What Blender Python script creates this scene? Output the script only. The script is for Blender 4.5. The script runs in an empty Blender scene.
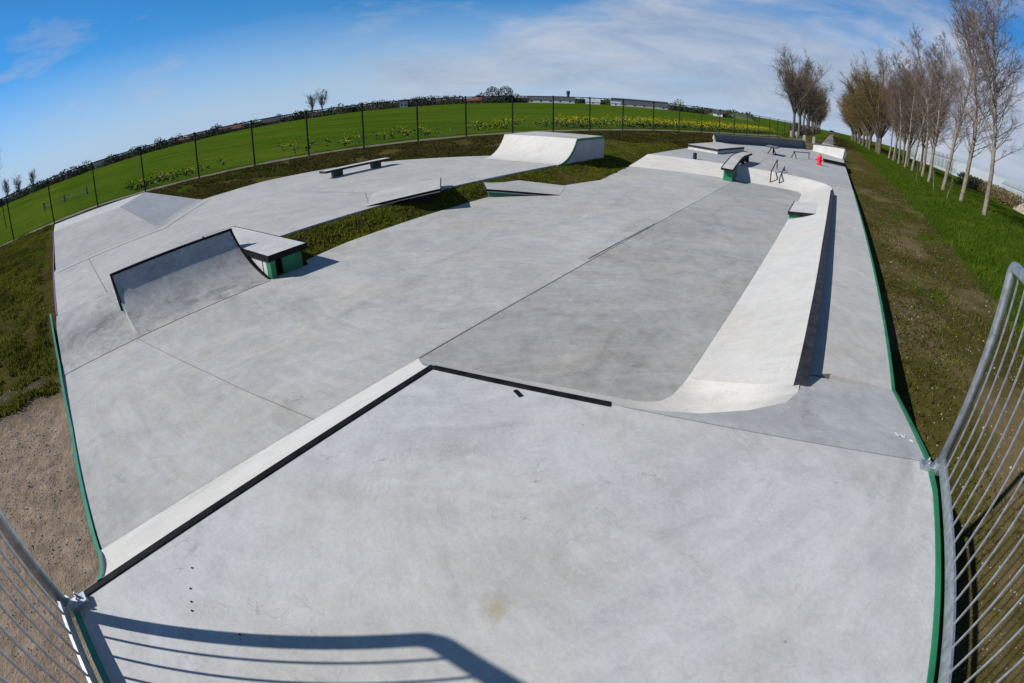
import bpy, math, random
import numpy as np
from mathutils import Vector, Matrix, noise as mnoise

random.seed(7)
sc = bpy.context.scene
COL = sc.collection
R = math.radians

# ------------------------------------------------------------------ materials
MATS = {}

def new_mat(name):
    m = bpy.data.materials.new(name)
    m.use_nodes = True
    nt = m.node_tree
    b = nt.nodes['Principled BSDF']
    return m, nt, b

def coord(nt, scale=(1, 1, 1), rot=(0, 0, 0)):
    tc = nt.nodes.new('ShaderNodeNewGeometry')
    mp = nt.nodes.new('ShaderNodeMapping')
    mp.inputs['Scale'].default_value = scale
    mp.inputs['Rotation'].default_value = rot
    nt.links.new(tc.outputs['Position'], mp.inputs['Vector'])
    return mp.outputs['Vector']

def nz(nt, vec, scale, detail=4.0, rough=0.55, dist=0.0):
    n = nt.nodes.new('ShaderNodeTexNoise')
    n.inputs['Scale'].default_value = scale
    n.inputs['Detail'].default_value = detail
    n.inputs['Roughness'].default_value = rough
    n.inputs['Distortion'].default_value = dist
    nt.links.new(vec, n.inputs['Vector'])
    return n.outputs['Fac']

def rng(nt, val, a, b, c=0.0, d=1.0):
    r = nt.nodes.new('ShaderNodeMapRange')
    r.inputs['From Min'].default_value = a
    r.inputs['From Max'].default_value = b
    r.inputs['To Min'].default_value = c
    r.inputs['To Max'].default_value = d
    nt.links.new(val, r.inputs['Value'])
    return r.outputs['Result']

def mth(nt, op, a, b=None):
    n = nt.nodes.new('ShaderNodeMath')
    n.operation = op
    for k, v in enumerate((a, b)):
        if v is None:
            continue
        if isinstance(v, (int, float)):
            n.inputs[k].default_value = v
        else:
            nt.links.new(v, n.inputs[k])
    return n.outputs[0]

def mix(nt, fac, a, b, blend='MIX'):
    n = nt.nodes.new('ShaderNodeMix')
    n.data_type = 'RGBA'
    n.blend_type = blend
    for sock, v in ((n.inputs[0], fac), (n.inputs[6], a), (n.inputs[7], b)):
        if isinstance(v, (int, float)):
            sock.default_value = v
        elif isinstance(v, (tuple, list)):
            sock.default_value = (*v, 1.0) if len(v) == 3 else v
        else:
            nt.links.new(v, sock)
    return n.outputs[2]

def bump(nt, b, h, strength=0.2, dist=0.02):
    n = nt.nodes.new('ShaderNodeBump')
    n.inputs['Strength'].default_value = strength
    n.inputs['Distance'].default_value = dist
    nt.links.new(h, n.inputs['Height'])
    nt.links.new(n.outputs['Normal'], b.inputs['Normal'])

def simple(name, rgb, rough=0.6, metal=0.0, var=0.25, scale=8.0, spec=0.4):
    m, nt, b = new_mat(name)
    v = coord(nt)
    f = nz(nt, v, scale, 5, 0.6)
    lo = tuple(c * (1 - var) for c in rgb)
    hi = tuple(min(1, c * (1 + var)) for c in rgb)
    c = mix(nt, rng(nt, f, 0.3, 0.7), lo, hi)
    nt.links.new(c, b.inputs['Base Color'])
    b.inputs['Roughness'].default_value = rough
    b.inputs['Metallic'].default_value = metal
    b.inputs['Specular IOR Level'].default_value = spec
    MATS[name] = m
    return m

def concrete(name, rgb, warm=(0.42, 0.38, 0.30), warm_amt=0.35, cloud=0.22, mott=0.20, swirl=0.22,
             off=0.0, dark=0.25, speck=0.35, pour=0.0, scuff=0.22, stain=None):
    m, nt, b = new_mat(name)
    tc = nt.nodes.new('ShaderNodeNewGeometry')
    mp = nt.nodes.new('ShaderNodeMapping')
    mp.inputs['Location'].default_value = (off, off * .7, off * .3)
    nt.links.new(tc.outputs['Position'], mp.inputs['Vector'])
    v = mp.outputs['Vector']
    base = rgb
    n1 = nz(nt, v, 0.45, 6, 0.6, 0.6)
    n2 = nz(nt, v, 2.3, 8, 0.68, 0.8)
    n3 = nz(nt, v, 46.0, 3, 0.6)
    # swept arcs left by the power trowel: noise stretched round a few centres
    def arcs(cx, cy, fr):
        sub = nt.nodes.new('ShaderNodeVectorMath'); sub.operation = 'SUBTRACT'
        wob = nz(nt, tc.outputs['Position'], 0.8, 2)
        nt.links.new(tc.outputs['Position'], sub.inputs[0]); sub.inputs[1].default_value = (cx, cy, 0)
        sp_ = nt.nodes.new('ShaderNodeSeparateXYZ'); nt.links.new(sub.outputs[0], sp_.inputs[0])
        rr = mth(nt, 'SQRT', mth(nt, 'ADD', mth(nt, 'MULTIPLY', sp_.outputs['X'], sp_.outputs['X']), mth(nt, 'MULTIPLY', sp_.outputs['Y'], sp_.outputs['Y'])))
        an = mth(nt, 'ARCTAN2', sp_.outputs['Y'], sp_.outputs['X'])
        cb = nt.nodes.new('ShaderNodeCombineXYZ')
        nt.links.new(mth(nt, 'ADD', mth(nt, 'MULTIPLY', rr, fr), mth(nt, 'MULTIPLY', wob, 2.0)), cb.inputs[0])
        nt.links.new(mth(nt, 'MULTIPLY', an, 1.3), cb.inputs[1])
        return nz(nt, cb.outputs[0], 2.2, 7, 0.72, 0.3)
    gate2 = rng(nt, nz(nt, v, 0.55, 3, 0.5, 0.5), 0.42, 0.58)
    ar1 = arcs(0.9 - off * .31 % 3, 0.6 + off * .17 % 4, 5.0)
    ar2 = arcs(-4.4 + off * .13 % 2, 8.0 - off * .41 % 5, 4.0)
    swm = nt.nodes.new('ShaderNodeMix'); swm.data_type = 'FLOAT'
    nt.links.new(gate2, swm.inputs[0]); nt.links.new(ar1, swm.inputs[2]); nt.links.new(ar2, swm.inputs[3])
    sw = swm.outputs[0]
    val = mth(nt, 'ADD', 1.0, mth(nt, 'MULTIPLY', mth(nt, 'SUBTRACT', n1, 0.5), cloud * 2))
    val = mth(nt, 'ADD', val, mth(nt, 'MULTIPLY', mth(nt, 'SUBTRACT', n2, 0.5), mott * 2))
    val = mth(nt, 'ADD', val, mth(nt, 'MULTIPLY', mth(nt, 'SUBTRACT', sw, 0.5), swirl * 2))
    n7 = nz(nt, v, 9.0, 6, 0.72, 0.5)
    val = mth(nt, 'ADD', val, mth(nt, 'MULTIPLY', mth(nt, 'SUBTRACT', n7, 0.5), mott * 1.6))
    val = mth(nt, 'ADD', val, mth(nt, 'MULTIPLY', mth(nt, 'SUBTRACT', n3, 0.5), 0.26))
    n8 = nz(nt, v, 120.0, 2, 0.5)
    val = mth(nt, 'ADD', val, mth(nt, 'MULTIPLY', mth(nt, 'SUBTRACT', n8, 0.5), 0.16))
    # drier, darker blotches and worn dark streaks
    n4 = nz(nt, coord(nt, (1.0, 0.35, 1.0), (0, 0, 0.5)), 1.1, 7, 0.7, 1.2)
    val = mth(nt, 'SUBTRACT', val, mth(nt, 'MULTIPLY', rng(nt, n4, 0.54, 0.70), dark))
    n6 = nz(nt, coord(nt, (1.0, 7.0, 1.0), (0, 0, 0.9)), 2.0, 4, 0.6, 0.6)
    val = mth(nt, 'SUBTRACT', val, mth(nt, 'MULTIPLY', rng(nt, n6, 0.68, 0.76), 0.10))
    if pour:      # second pour, right of the long crack, cured darker
        sx = nt.nodes.new('ShaderNodeSeparateXYZ'); nt.links.new(tc.outputs['Position'], sx.inputs[0])
        val = mth(nt, 'SUBTRACT', val, mth(nt, 'MULTIPLY', rng(nt, sx.outputs['X'], -3.19, -3.13), pour))
    # short hair scratches and scuffs: thin contour lines of noise, broken up by a second noise
    for sc_k, src in ((1.0, ar1), (0.8, nz(nt, v, 2.6, 3, 0.55, 1.5)), (0.8, nz(nt, coord(nt, (1, 1, 1), (0, 0, 1.1)), 4.3, 2, 0.5, 2.2))):
        ln = rng(nt, mth(nt, 'ABSOLUTE', mth(nt, 'SUBTRACT', src, 0.47)), 0.002, 0.010, 1.0, 0.0)
        gt = rng(nt, nz(nt, v, 3.1 * sc_k, 4, 0.7, 0.4), 0.55, 0.64)
        val = mth(nt, 'SUBTRACT', val, mth(nt, 'MULTIPLY', mth(nt, 'MULTIPLY', ln, gt), scuff))
    # darker burnished flecks and scuffs along the arcs
    val = mth(nt, 'SUBTRACT', val, mth(nt, 'MULTIPLY', mth(nt, 'MULTIPLY', rng(nt, sw, 0.62, 0.74), rng(nt, n7, 0.48, 0.6)), 0.17))
    n5 = nz(nt, v, 0.9, 5, 0.62, 0.4)
    col = mix(nt, mth(nt, 'MULTIPLY', rng(nt, n5, 0.48, 0.75), warm_amt), base, warm)
    if stain:
        ds = nt.nodes.new('ShaderNodeVectorMath'); ds.operation = 'DISTANCE'
        nt.links.new(tc.outputs['Position'], ds.inputs[0]); ds.inputs[1].default_value = stain
        sd_ = mth(nt, 'ADD', ds.outputs['Value'], mth(nt, 'MULTIPLY', mth(nt, 'SUBTRACT', n7, 0.5), 0.12))
        col = mix(nt, rng(nt, sd_, 0.01, 0.075, 0.6, 0.0), col, (0.33, 0.29, 0.16))
    # pock marks
    vo = nt.nodes.new('ShaderNodeTexVoronoi')
    vo.inputs['Scale'].default_value = 5.5
    nt.links.new(v, vo.inputs['Vector'])
    sp = rng(nt, vo.outputs['Distance'], 0.03, 0.05, speck, 0.0)
    gate = rng(nt, nz(nt, v, 1.3, 2), 0.52, 0.56)
    val = mth(nt, 'SUBTRACT', val, mth(nt, 'MULTIPLY', sp, gate))
    cc = nt.nodes.new('ShaderNodeVectorMath')
    cc.operation = 'SCALE'
    nt.links.new(col, cc.inputs[0])
    nt.links.new(val, cc.inputs['Scale'])
    nt.links.new(cc.outputs[0], b.inputs['Base Color'])
    b.inputs['Roughness'].default_value = 0.72
    b.inputs['Specular IOR Level'].default_value = 0.35
    nt.links.new(rng(nt, n2, 0.3, 0.7, 0.58, 0.85), b.inputs['Roughness'])
    bump(nt, b, mth(nt, 'ADD', n2, mth(nt, 'MULTIPLY', n3, 0.4)), 0.12, 0.02)
    MATS[name] = m
    return m

concrete('floor_concrete', (0.392, 0.393, 0.385), warm_amt=0.55, dark=0.18, swirl=.24, cloud=.28, mott=.30, pour=.16)
concrete('deck_concrete', (0.450, 0.455, 0.456), warm_amt=0.42, stain=(-.60, .73, .85), off=11.3, dark=0.10, swirl=.26, cloud=.20, mott=.26)
concrete('upper_concrete', (0.410, 0.408, 0.396), warm_amt=0.28, mott=.24, off=23.1, dark=0.10)
concrete('far_concrete', (0.355, 0.358, 0.36), warm_amt=0.10, off=37.7, dark=0.12)
concrete('bank_concrete', (0.505, 0.495, 0.47), warm=(0.48, 0.43, 0.34), warm_amt=0.45, off=5.9, dark=0.10, cloud=.13, mott=.12)
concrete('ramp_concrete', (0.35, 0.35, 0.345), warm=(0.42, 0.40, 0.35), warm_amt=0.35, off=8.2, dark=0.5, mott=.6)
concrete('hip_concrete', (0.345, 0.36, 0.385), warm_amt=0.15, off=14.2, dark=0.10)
concrete('pale_concrete', (0.48, 0.48, 0.475), warm_amt=0.10, off=17.0, dark=0.08)
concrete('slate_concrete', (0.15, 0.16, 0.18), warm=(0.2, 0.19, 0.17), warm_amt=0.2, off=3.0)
concrete('toe_concrete', (0.43, 0.425, 0.415), warm_amt=0.3, off=2.0, dark=0.05)
simple('joint', (0.13, 0.13, 0.125), 0.9, 0, 0.5, 3)
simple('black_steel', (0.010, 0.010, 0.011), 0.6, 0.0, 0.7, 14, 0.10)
simple('dark_steel', (0.026, 0.027, 0.031), 0.6, 0.0, 0.5, 9, 0.15)
simple('green_board', (0.012, 0.16, 0.075), 0.55, 0, 0.25, 5)
simple('dark_green', (0.008, 0.040, 0.024), 0.6, 0, 0.25, 5)
simple('teal_board', (0.03, 0.22, 0.15), 0.55, 0, 0.25, 5)
simple('purple_board', (0.16, 0.09, 0.22), 0.6, 0, 0.25, 5)
simple('galvanised', (0.46, 0.49, 0.52), 0.42, 0.85, 0.3, 25)
simple('red_paint', (0.72, 0.02, 0.045), 0.4, 0, 0.15, 4)
simple('fence_green', (0.008, 0.016, 0.012), 0.7, 0.0, 0.2, 4, 0.15)
simple('weathered_wood', (0.20, 0.17, 0.13), 0.85, 0, 0.3, 6)
simple('white_rail', (0.30, 0.28, 0.20), 0.7, 0, 0.2, 6)
simple('asphalt', (0.32, 0.30, 0.28), 0.9, 0, 0.3, 3)
simple('path_gravel', (0.135, 0.118, 0.08), 0.95, 0, 0.25, 2)
simple('birch_bark', (0.21, 0.175, 0.13), 0.85, 0, 0.5, 5)
simple('birch_twig', (0.115, 0.078, 0.072), 0.8, 0, 0.3, 3)
simple('willow_bark', (0.115, 0.09, 0.065), 0.9, 0, 0.35, 4)
simple('willow_twig', (0.125, 0.082, 0.022), 0.85, 0, 0.45, 0.4)
simple('brown_twig', (0.135, 0.082, 0.045), 0.85, 0, 0.35, 0.4)
simple('grey_bark', (0.10, 0.088, 0.075), 0.9, 0, 0.3, 4)
simple('grey_twig', (0.115, 0.082, 0.055), 0.9, 0, 0.3, 0.4)
simple('hedge_leaf', (0.15, 0.115, 0.05), 0.9, 0, 0.45, 1.5)
simple('evergreen_leaf', (0.02, 0.035, 0.018), 0.9, 0, 0.5, 0.08)
simple('bud_green_leaf', (0.06, 0.085, 0.03), 0.9, 0, 0.4, 0.08)
simple('bare_wood_leaf', (0.07, 0.06, 0.045), 0.9, 0, 0.4, 0.06)
simple('flower_yellow', (0.62, 0.50, 0.010), 0.9, 0, 0.15, 4, 0.0)
simple('rape_leaf', (0.035, 0.075, 0.008), 0.8, 0, 0.35, 3)
simple('white_wall', (0.62, 0.62, 0.62), 0.7, 0, 0.08, 0.3)
simple('pale_wall', (0.50, 0.54, 0.58), 0.5, 0, 0.08, 0.3)
simple('grey_wall', (0.38, 0.37, 0.35), 0.8, 0, 0.15, 0.3)
simple('brick_wall', (0.26, 0.12, 0.08), 0.85, 0, 0.2, 0.5)
simple('slate_roof', (0.055, 0.062, 0.07), 0.6, 0, 0.2, 0.2)
simple('tile_roof', (0.16, 0.06, 0.04), 0.8, 0, 0.2, 0.5)
simple('glass_roof', (0.35, 0.40, 0.44), 0.15, 0.0, 0.1, 0.2, 0.8)
simple('dark_glass', (0.02, 0.025, 0.03), 0.1, 0, 0.1, 1, 0.8)
simple('white_paint', (0.75, 0.75, 0.75), 0.3, 0, 0.05, 1)
simple('tyre_rubber', (0.02, 0.02, 0.02), 0.85)
simple('stone', (0.30, 0.285, 0.26), 0.9, 0, 0.35, 9)
simple('stone_heap', (0.30, 0.25, 0.20), 0.95, 0, 0.5, 6)

def blade_mat(name, a, b_, sc_):
    m, nt, b = new_mat(name)
    v = coord(nt)
    f = nz(nt, v, sc_, 5, 0.65)
    f2 = nz(nt, v, 40.0, 2)
    c = mix(nt, rng(nt, f, 0.35, 0.65), a, b_)
    c = mix(nt, rng(nt, f2, 0.45, 0.75, 0, 0.35), c, (0.14, 0.115, 0.04))
    nt.links.new(c, b.inputs['Base Color'])
    b.inputs['Roughness'].default_value = 0.7
    b.inputs['Specular IOR Level'].default_value = 0.0
    tr = nt.nodes.new('ShaderNodeBsdfTranslucent'); nt.links.new(c, tr.inputs['Color'])
    ms = nt.nodes.new('ShaderNodeMixShader'); ms.inputs[0].default_value = 0.45
    nt.links.new(b.outputs[0], ms.inputs[1]); nt.links.new(tr.outputs[0], ms.inputs[2])
    nt.links.new(ms.outputs[0], nt.nodes['Material Output'].inputs['Surface'])
    MATS[name] = m
blade_mat('lush_blade', (0.042, 0.100, 0.006), (0.125, 0.180, 0.016), 0.9)
blade_mat('rough_blade', (0.060, 0.075, 0.009), (0.180, 0.180, 0.022), 0.9)
blade_mat('dark_blade', (0.026, 0.030, 0.006), (0.100, 0.095, 0.018), 0.9)
blade_mat('dry_blade', (0.06, 0.048, 0.020), (0.11, 0.095, 0.035), 1.2)
blade_mat('island_blade', (0.085, 0.110, 0.010), (0.210, 0.215, 0.025), 1.2)

# ground: colours by zone, zones stored as vertex attributes
def ground_mat():
    m, nt, b = new_mat('ground_soil_and_grass')
    v = coord(nt)
    def attr(n):
        a = nt.nodes.new('ShaderNodeAttribute')
        a.attribute_name = n
        return a.outputs['Fac']
    n1 = nz(nt, v, 0.8, 7, 0.65)
    n2 = nz(nt, v, 6.0, 6, 0.7)
    n3 = nz(nt, v, 38.0, 4, 0.7)
    soil = mix(nt, rng(nt, n2, 0.3, 0.7), (0.165, 0.124, 0.090), (0.36, 0.275, 0.205))
    soil = mix(nt, rng(nt, n3, 0.60, 0.72, 0, 0.6), soil, (0.34, 0.29, 0.24))
    soil = mix(nt, rng(nt, n3, 0.40, 0.28, 0, 0.6), soil, (0.08, 0.058, 0.04))
    soil = mix(nt, mth(nt, 'MULTIPLY', attr('dark'), 1.0), soil, mix(nt, n3, (0.055, 0.043, 0.014), (0.135, 0.104, 0.040)))
    moss = mix(nt, rng(nt, n2, 0.35, 0.65), (0.045, 0.040, 0.012), (0.085, 0.074, 0.022))
    grass = mix(nt, rng(nt, n2, 0.3, 0.7), (0.026, 0.052, 0.004), (0.058, 0.088, 0.008))
    # sown field with faint drill rows and broad patches
    nf = nz(nt, coord(nt, (0.22, 1.0, 1.0), (0, 0, -0.5)), 0.10, 7, 0.65)
    nf2 = nz(nt, v, 1.7, 5, 0.7)
    field = mix(nt, rng(nt, nf, 0.35, 0.68), (0.036, 0.078, 0.006), (0.088, 0.132, 0.013))
    field = mix(nt, rng(nt, nf2, 0.4, 0.8, 0, 0.4), field, (0.020, 0.046, 0.002))
    field = mix(nt, rng(nt, nz(nt, v, 0.35, 6, 0.7), 0.55, 0.8, 0, .55), field, (0.095, 0.105, 0.010))
    fm = mth(nt, 'ADD', attr('moss'), mth(nt, 'MULTIPLY', mth(nt, 'SUBTRACT', n1, 0.5), 1.6))
    c = mix(nt, rng(nt, fm, 0.35, 0.65), soil, moss)
    fg = mth(nt, 'ADD', attr('grass'), mth(nt, 'MULTIPLY', mth(nt, 'SUBTRACT', n1, 0.5), 0.9))
    c = mix(nt, rng(nt, fg, 0.4, 0.6), c, grass)
    c = mix(nt, attr('field'), c, field)
    nt.links.new(c, b.inputs['Base Color'])
    b.inputs['Roughness'].default_value = 0.95
    b.inputs['Specular IOR Level'].default_value = 0.0
    bump(nt, b, mth(nt, 'ADD', n2, mth(nt, 'MULTIPLY', n3, 0.5)), 0.7, 0.06)
    MATS['ground'] = m
ground_mat()

# ------------------------------------------------------------------ mesh helpers
class MB:
    def __init__(s):
        s.v = []; s.f = []; s.mi = []; s.cur = 0; s.smooth_from = None
    def add(s, vs, fs):
        o = len(s.v)
        s.v += [tuple(p) for p in vs]
        for f in fs:
            s.f.append(tuple(i + o for i in f)); s.mi.append(s.cur)
    def box(s, x0, x1, y0, y1, z0, z1):
        s.add([(x0, y0, z0), (x1, y0, z0), (x1, y1, z0), (x0, y1, z0), (x0, y0, z1), (x1, y0, z1), (x1, y1, z1), (x0, y1, z1)],
              [(0, 3, 2, 1), (4, 5, 6, 7), (0, 1, 5, 4), (1, 2, 6, 5), (2, 3, 7, 6), (3, 0, 4, 7)])
    def hexa(s, bot, top):
        n = len(bot)
        s.add(list(bot) + list(top), [tuple(range(n - 1, -1, -1)), tuple(range(n, 2 * n))] +
              [(i, (i + 1) % n, n + (i + 1) % n, n + i) for i in range(n)])
    def prism(s, poly, z0, z1):
        s.hexa([(x, y, z0) for x, y in poly], [(x, y, z1) for x, y in poly])
    def prof_y(s, prof, y0, y1):      # closed (x,z) outline extruded along y
        s.hexa([(x, y0, z) for x, z in prof], [(x, y1, z) for x, z in prof])
    def prof_x(s, prof, x0, x1):      # closed (y,z) outline extruded along x
        s.hexa([(x0, y, z) for y, z in prof], [(x1, y, z) for y, z in prof])
    def bar(s, a, b, w, h, up=(0, 0, 1)):
        a = Vector(a); b = Vector(b); d = (b - a).normalized(); up = Vector(up)
        if abs(d.dot(up)) > .99: up = Vector((1, 0, 0))
        x = d.cross(up).normalized(); y = x.cross(d)
        r = [x * (sx * w / 2) + y * (sy * h / 2) for sx, sy in ((-1, -1), (1, -1), (1, 1), (-1, 1))]
        s.hexa([a + q for q in r], [b + q for q in r])
    def tube(s, pts, radii, n=8, cap=True):
        pts = [Vector(p) for p in pts]
        if isinstance(radii, (int, float)): radii = [radii] * len(pts)
        o = len(s.v); ref = Vector((0.123, 0.967, 0.31))
        for i, p in enumerate(pts):
            d = (pts[min(i + 1, len(pts) - 1)] - pts[max(i - 1, 0)])
            if d.length < 1e-9: d = Vector((0, 0, 1))
            d.normalize()
            x = d.cross(ref)
            if x.length < .05: x = d.cross(Vector((1, 0, 0)))
            x.normalize(); y = d.cross(x)
            for k in range(n):
                t = 2 * math.pi * k / n
                q = p + (x * math.cos(t) + y * math.sin(t)) * radii[i]
                s.v.append((q.x, q.y, q.z))
        for i in range(len(pts) - 1):
            for k in range(n):
                k2 = (k + 1) % n
                s.f.append((o + i * n + k, o + i * n + k2, o + (i + 1) * n + k2, o + (i + 1) * n + k)); s.mi.append(s.cur)
        if cap:
            s.f.append(tuple(o + k for k in range(n - 1, -1, -1))); s.mi.append(s.cur)
            s.f.append(tuple(o + (len(pts) - 1) * n + k for k in range(n))); s.mi.append(s.cur)
    def lathe(s, prof, n=20, c=(0, 0, 0)):
        o = len(s.v)
        for r, z in prof:
            for k in range(n):
                t = 2 * math.pi * k / n
                s.v.append((c[0] + r * math.cos(t), c[1] + r * math.sin(t), c[2] + z))
        for i in range(len(prof) - 1):
            for k in range(n):
                k2 = (k + 1) % n
                s.f.append((o + i * n + k, o + i * n + k2, o + (i + 1) * n + k2, o + (i + 1) * n + k)); s.mi.append(s.cur)
        s.f.append(tuple(o + k for k in range(n - 1, -1, -1))); s.mi.append(s.cur)
        s.f.append(tuple(o + (len(prof) - 1) * n + k for k in range(n))); s.mi.append(s.cur)
    def grid(s, rows):                # rows of equal length point lists
        o = len(s.v); w = len(rows[0])
        for r in rows: s.v += [tuple(p) for p in r]
        for i in range(len(rows) - 1):
            for j in range(w - 1):
                s.f.append((o + i * w + j, o + i * w + j + 1, o + (i + 1) * w + j + 1, o + (i + 1) * w + j)); s.mi.append(s.cur)
    def mesh(s, name, mats, smooth=False):
        me = bpy.data.meshes.new(name)
        me.from_pydata(s.v, [], s.f)
        for m in (mats if isinstance(mats, (list, tuple)) else [mats]): me.materials.append(MATS[m])
        if len(me.materials) > 1: me.polygons.foreach_set('material_index', s.mi)
        if smooth: me.polygons.foreach_set('use_smooth', [True] * len(s.f))
        me.update()
        if smooth == 'angle': me.set_sharp_from_angle(angle=R(28))
        return me
    def build(s, name, mats, parent=None, smooth=False, fix=True, bevel=0.0):
        me = s.mesh(name, mats, smooth)
        if fix:
            import bmesh
            bm = bmesh.new(); bm.from_mesh(me)
            bmesh.ops.recalc_face_normals(bm, faces=bm.faces)
            bm.to_mesh(me); bm.free()
        o = bpy.data.objects.new(name, me)
        COL.objects.link(o)
        if parent is not None:
            o.parent = parent
            o.matrix_parent_inverse = Matrix.Translation(-parent.location)
        if bevel:
            md = o.modifiers.new('edge', 'BEVEL'); md.width = bevel; md.segments = 2; md.limit_method = 'ANGLE'
        return o

def tag(o, label=None, cat=None, group=None, kind=None):
    if label: o['label'] = label
    if cat: o['category'] = cat
    if group: o['group'] = group
    if kind: o['kind'] = kind
    return o

def thing(name, loc, label, cat, group=None, kind=None):
    o = bpy.data.objects.new(name, None)
    o.empty_display_size = 0.3
    COL.objects.link(o)
    o.location = loc
    return tag(o, label, cat, group, kind)

def copy_tree(o):
    c = o.copy(); COL.objects.link(c)
    for ch in o.children:
        d = ch.copy(); COL.objects.link(d); d.parent = c
    return c

def arc_pts(run, h, n=12):            # circular transition from (0,0) to (run,h)
    rad = (run * run + h * h) / (2 * h)
    a1 = math.asin(run / rad) if h <= rad else math.pi / 2
    return [(rad * math.sin(a1 * i / n), rad - rad * math.cos(a1 * i / n)) for i in range(n + 1)]

# ------------------------------------------------------------------ slabs (setting)
FLOOR = [(-3.05, -0.50), (-3.05, 2.9), (-1.2, 3.3), (-.75, 3.6), (-.7, 16.0), (-.75, 18.1), (-4, 17.55), (-6.75, 16.75),
         (-6.86, 16.4), (-6.28, 13.06), (-6.62, 11.45), (-7.0, 10.85), (-7.25, 9.15), (-7.22, 7.0), (-7.12, 5.0), (-6.95, 4.05), (-6.72, 3.95),
         (-6.72, -0.27)]
def slab(name, poly, z0, z1, m, joints=(), label=None):
    b = MB(); b.prism(poly, z0, z1)
    b.cur = 1
    for pts, w in joints:
        for a, c in zip(pts[:-1], pts[1:]):
            a = Vector((*a, 0)); c = Vector((*c, 0)); d = (c - a).normalized(); n_ = Vector((-d.y, d.x, 0)) * w / 2
            b.add([a + n_ + Vector((0, 0, z1 + .004)), a - n_ + Vector((0, 0, z1 + .004)), c - n_ + Vector((0, 0, z1 + .004)), c + n_ + Vector((0, 0, z1 + .004))], [(0, 1, 2, 3)])
    o = b.build(name, [m, 'joint'])
    tag(o, label, 'pavement', kind='structure')
    return o

def wobble(a, b, n, amp):
    out = []
    for i in range(n + 1):
        t = i / n
        out.append((a[0] + (b[0] - a[0]) * t + amp * (mnoise.noise((t * 6, a[0], a[1]))), a[1] + (b[1] - a[1]) * t + amp * mnoise.noise((a[1], t * 6, 3))))
    return out

slab('skatepark_floor', FLOOR, -.35, 0.0, 'floor_concrete',
     [(wobble((-3.14, 2.86), (-3.22, 17.4), 14, .012), .010), (wobble((-3.22, 6.4), (-3.2, 9.2), 8, .012), .026),
      (wobble((-3.13, 1.62), (-6.66, 0.95), 9, .01), .007),
      (wobble((-3.12, -.45), (-3.12, 2.86), 9, .014), .012), (wobble((-3.12, 2.86), (-1.28, 3.33), 5, .014), .012)],
     'wide grey concrete skating floor crossed by one long dark crack')
UPPER = [(-8.0, 4.0), (-8.02, 8.6), (-7.9, 13.3), (-10.65, 13.6), (-10.9, 14.2), (-13.3, 12.2), (-14.95, 10.3), (-15.8, 7.9), (-15.6, 5.3),
         (-13.1, 3.1), (-13.0, 0.12), (-8.6, -.075), (-8.6, 1.0), (-8.05, 1.0)]
slab('skatepark_terrace', UPPER, -.3, .25, 'upper_concrete',
     [([(-12.8, 1.1), (-8.6, .93)], .012), ([(-8.2, 6.45), (-9.5, 7.4), (-12.2, 6.9)], .01)],
     'long pale concrete terrace beyond the grass strip, with the low bench on it')
STRIP = [(.13, 3.85), (.36, 4.02), (.97, 4.08), (.97, 18.9), (.30, 18.7), (.17, 17.6), (.17, 15.9)]
slab('raised_walkway', STRIP, -.3, .43, 'upper_concrete', [([(.15, 10.2), (.97, 10.25)], .008)],
     'narrow raised concrete walkway between the black edged bank and the dirt strip')
FAR = [(-6.45, 17.36), (-4.0, 18.0), (-1.0, 18.73), (-.3, 18.62), (.30, 18.7), (.97, 18.9), (.97, 38.72), (-1.76, 41.8), (-6.4, 28.55)]
slab('far_skating_area', FAR, -.3, .446, 'far_concrete', [([(-6.4, 23.5), (.95, 24.5)], .012), ([(-2.9, 18.4), (-3.2, 34)], .012)],
     'raised far concrete area holding the hydrant, rails and manual pad')

# ------------------------------------------------------------------ starting platform in the foreground
A = (-1.82, -.50, .85); B = (-1.88, 1.80, .85); C = (-.82, 2.05, .85); D = (.97, 2.46, .85)
plat = thing('starting_platform', (0, 1, 0), 'high grey concrete platform in the foreground, its corner edged in black steel', 'platform')
b = MB()
BK = -.56; XR = 1.0
curve = [(-.60, 2.15, .84), (-.41, 2.29, .81), (-.17, 2.57, .75), (.03, 2.92, .67), (.10, 3.25, .59), (.13, 3.85, .43)]
# flat deck
top = [(-1.84, BK), (XR, BK), (XR, 2.2), (.97, 2.46), (-.82, 2.05), (-1.88, 1.80)]
b.add([(x, y, .85) for x, y in top], [tuple(range(len(top)))])
# ramp down to the walkway: fan between the curved lip and the right edge
right = []
for i in range(len(curve) + 1):
    t = i / len(curve)
    right.append((.97, 2.46 + t * 1.62, .85 - .42 * t))
left = [C] + curve
for i in range(len(curve)):
    rows = []
    for row in (i, i + 1):
        l = Vector(left[row]); r = Vector(right[row])
        rows.append([tuple(l.lerp(r, j / 4)) for j in range(5)])
    b.grid(rows)
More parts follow.
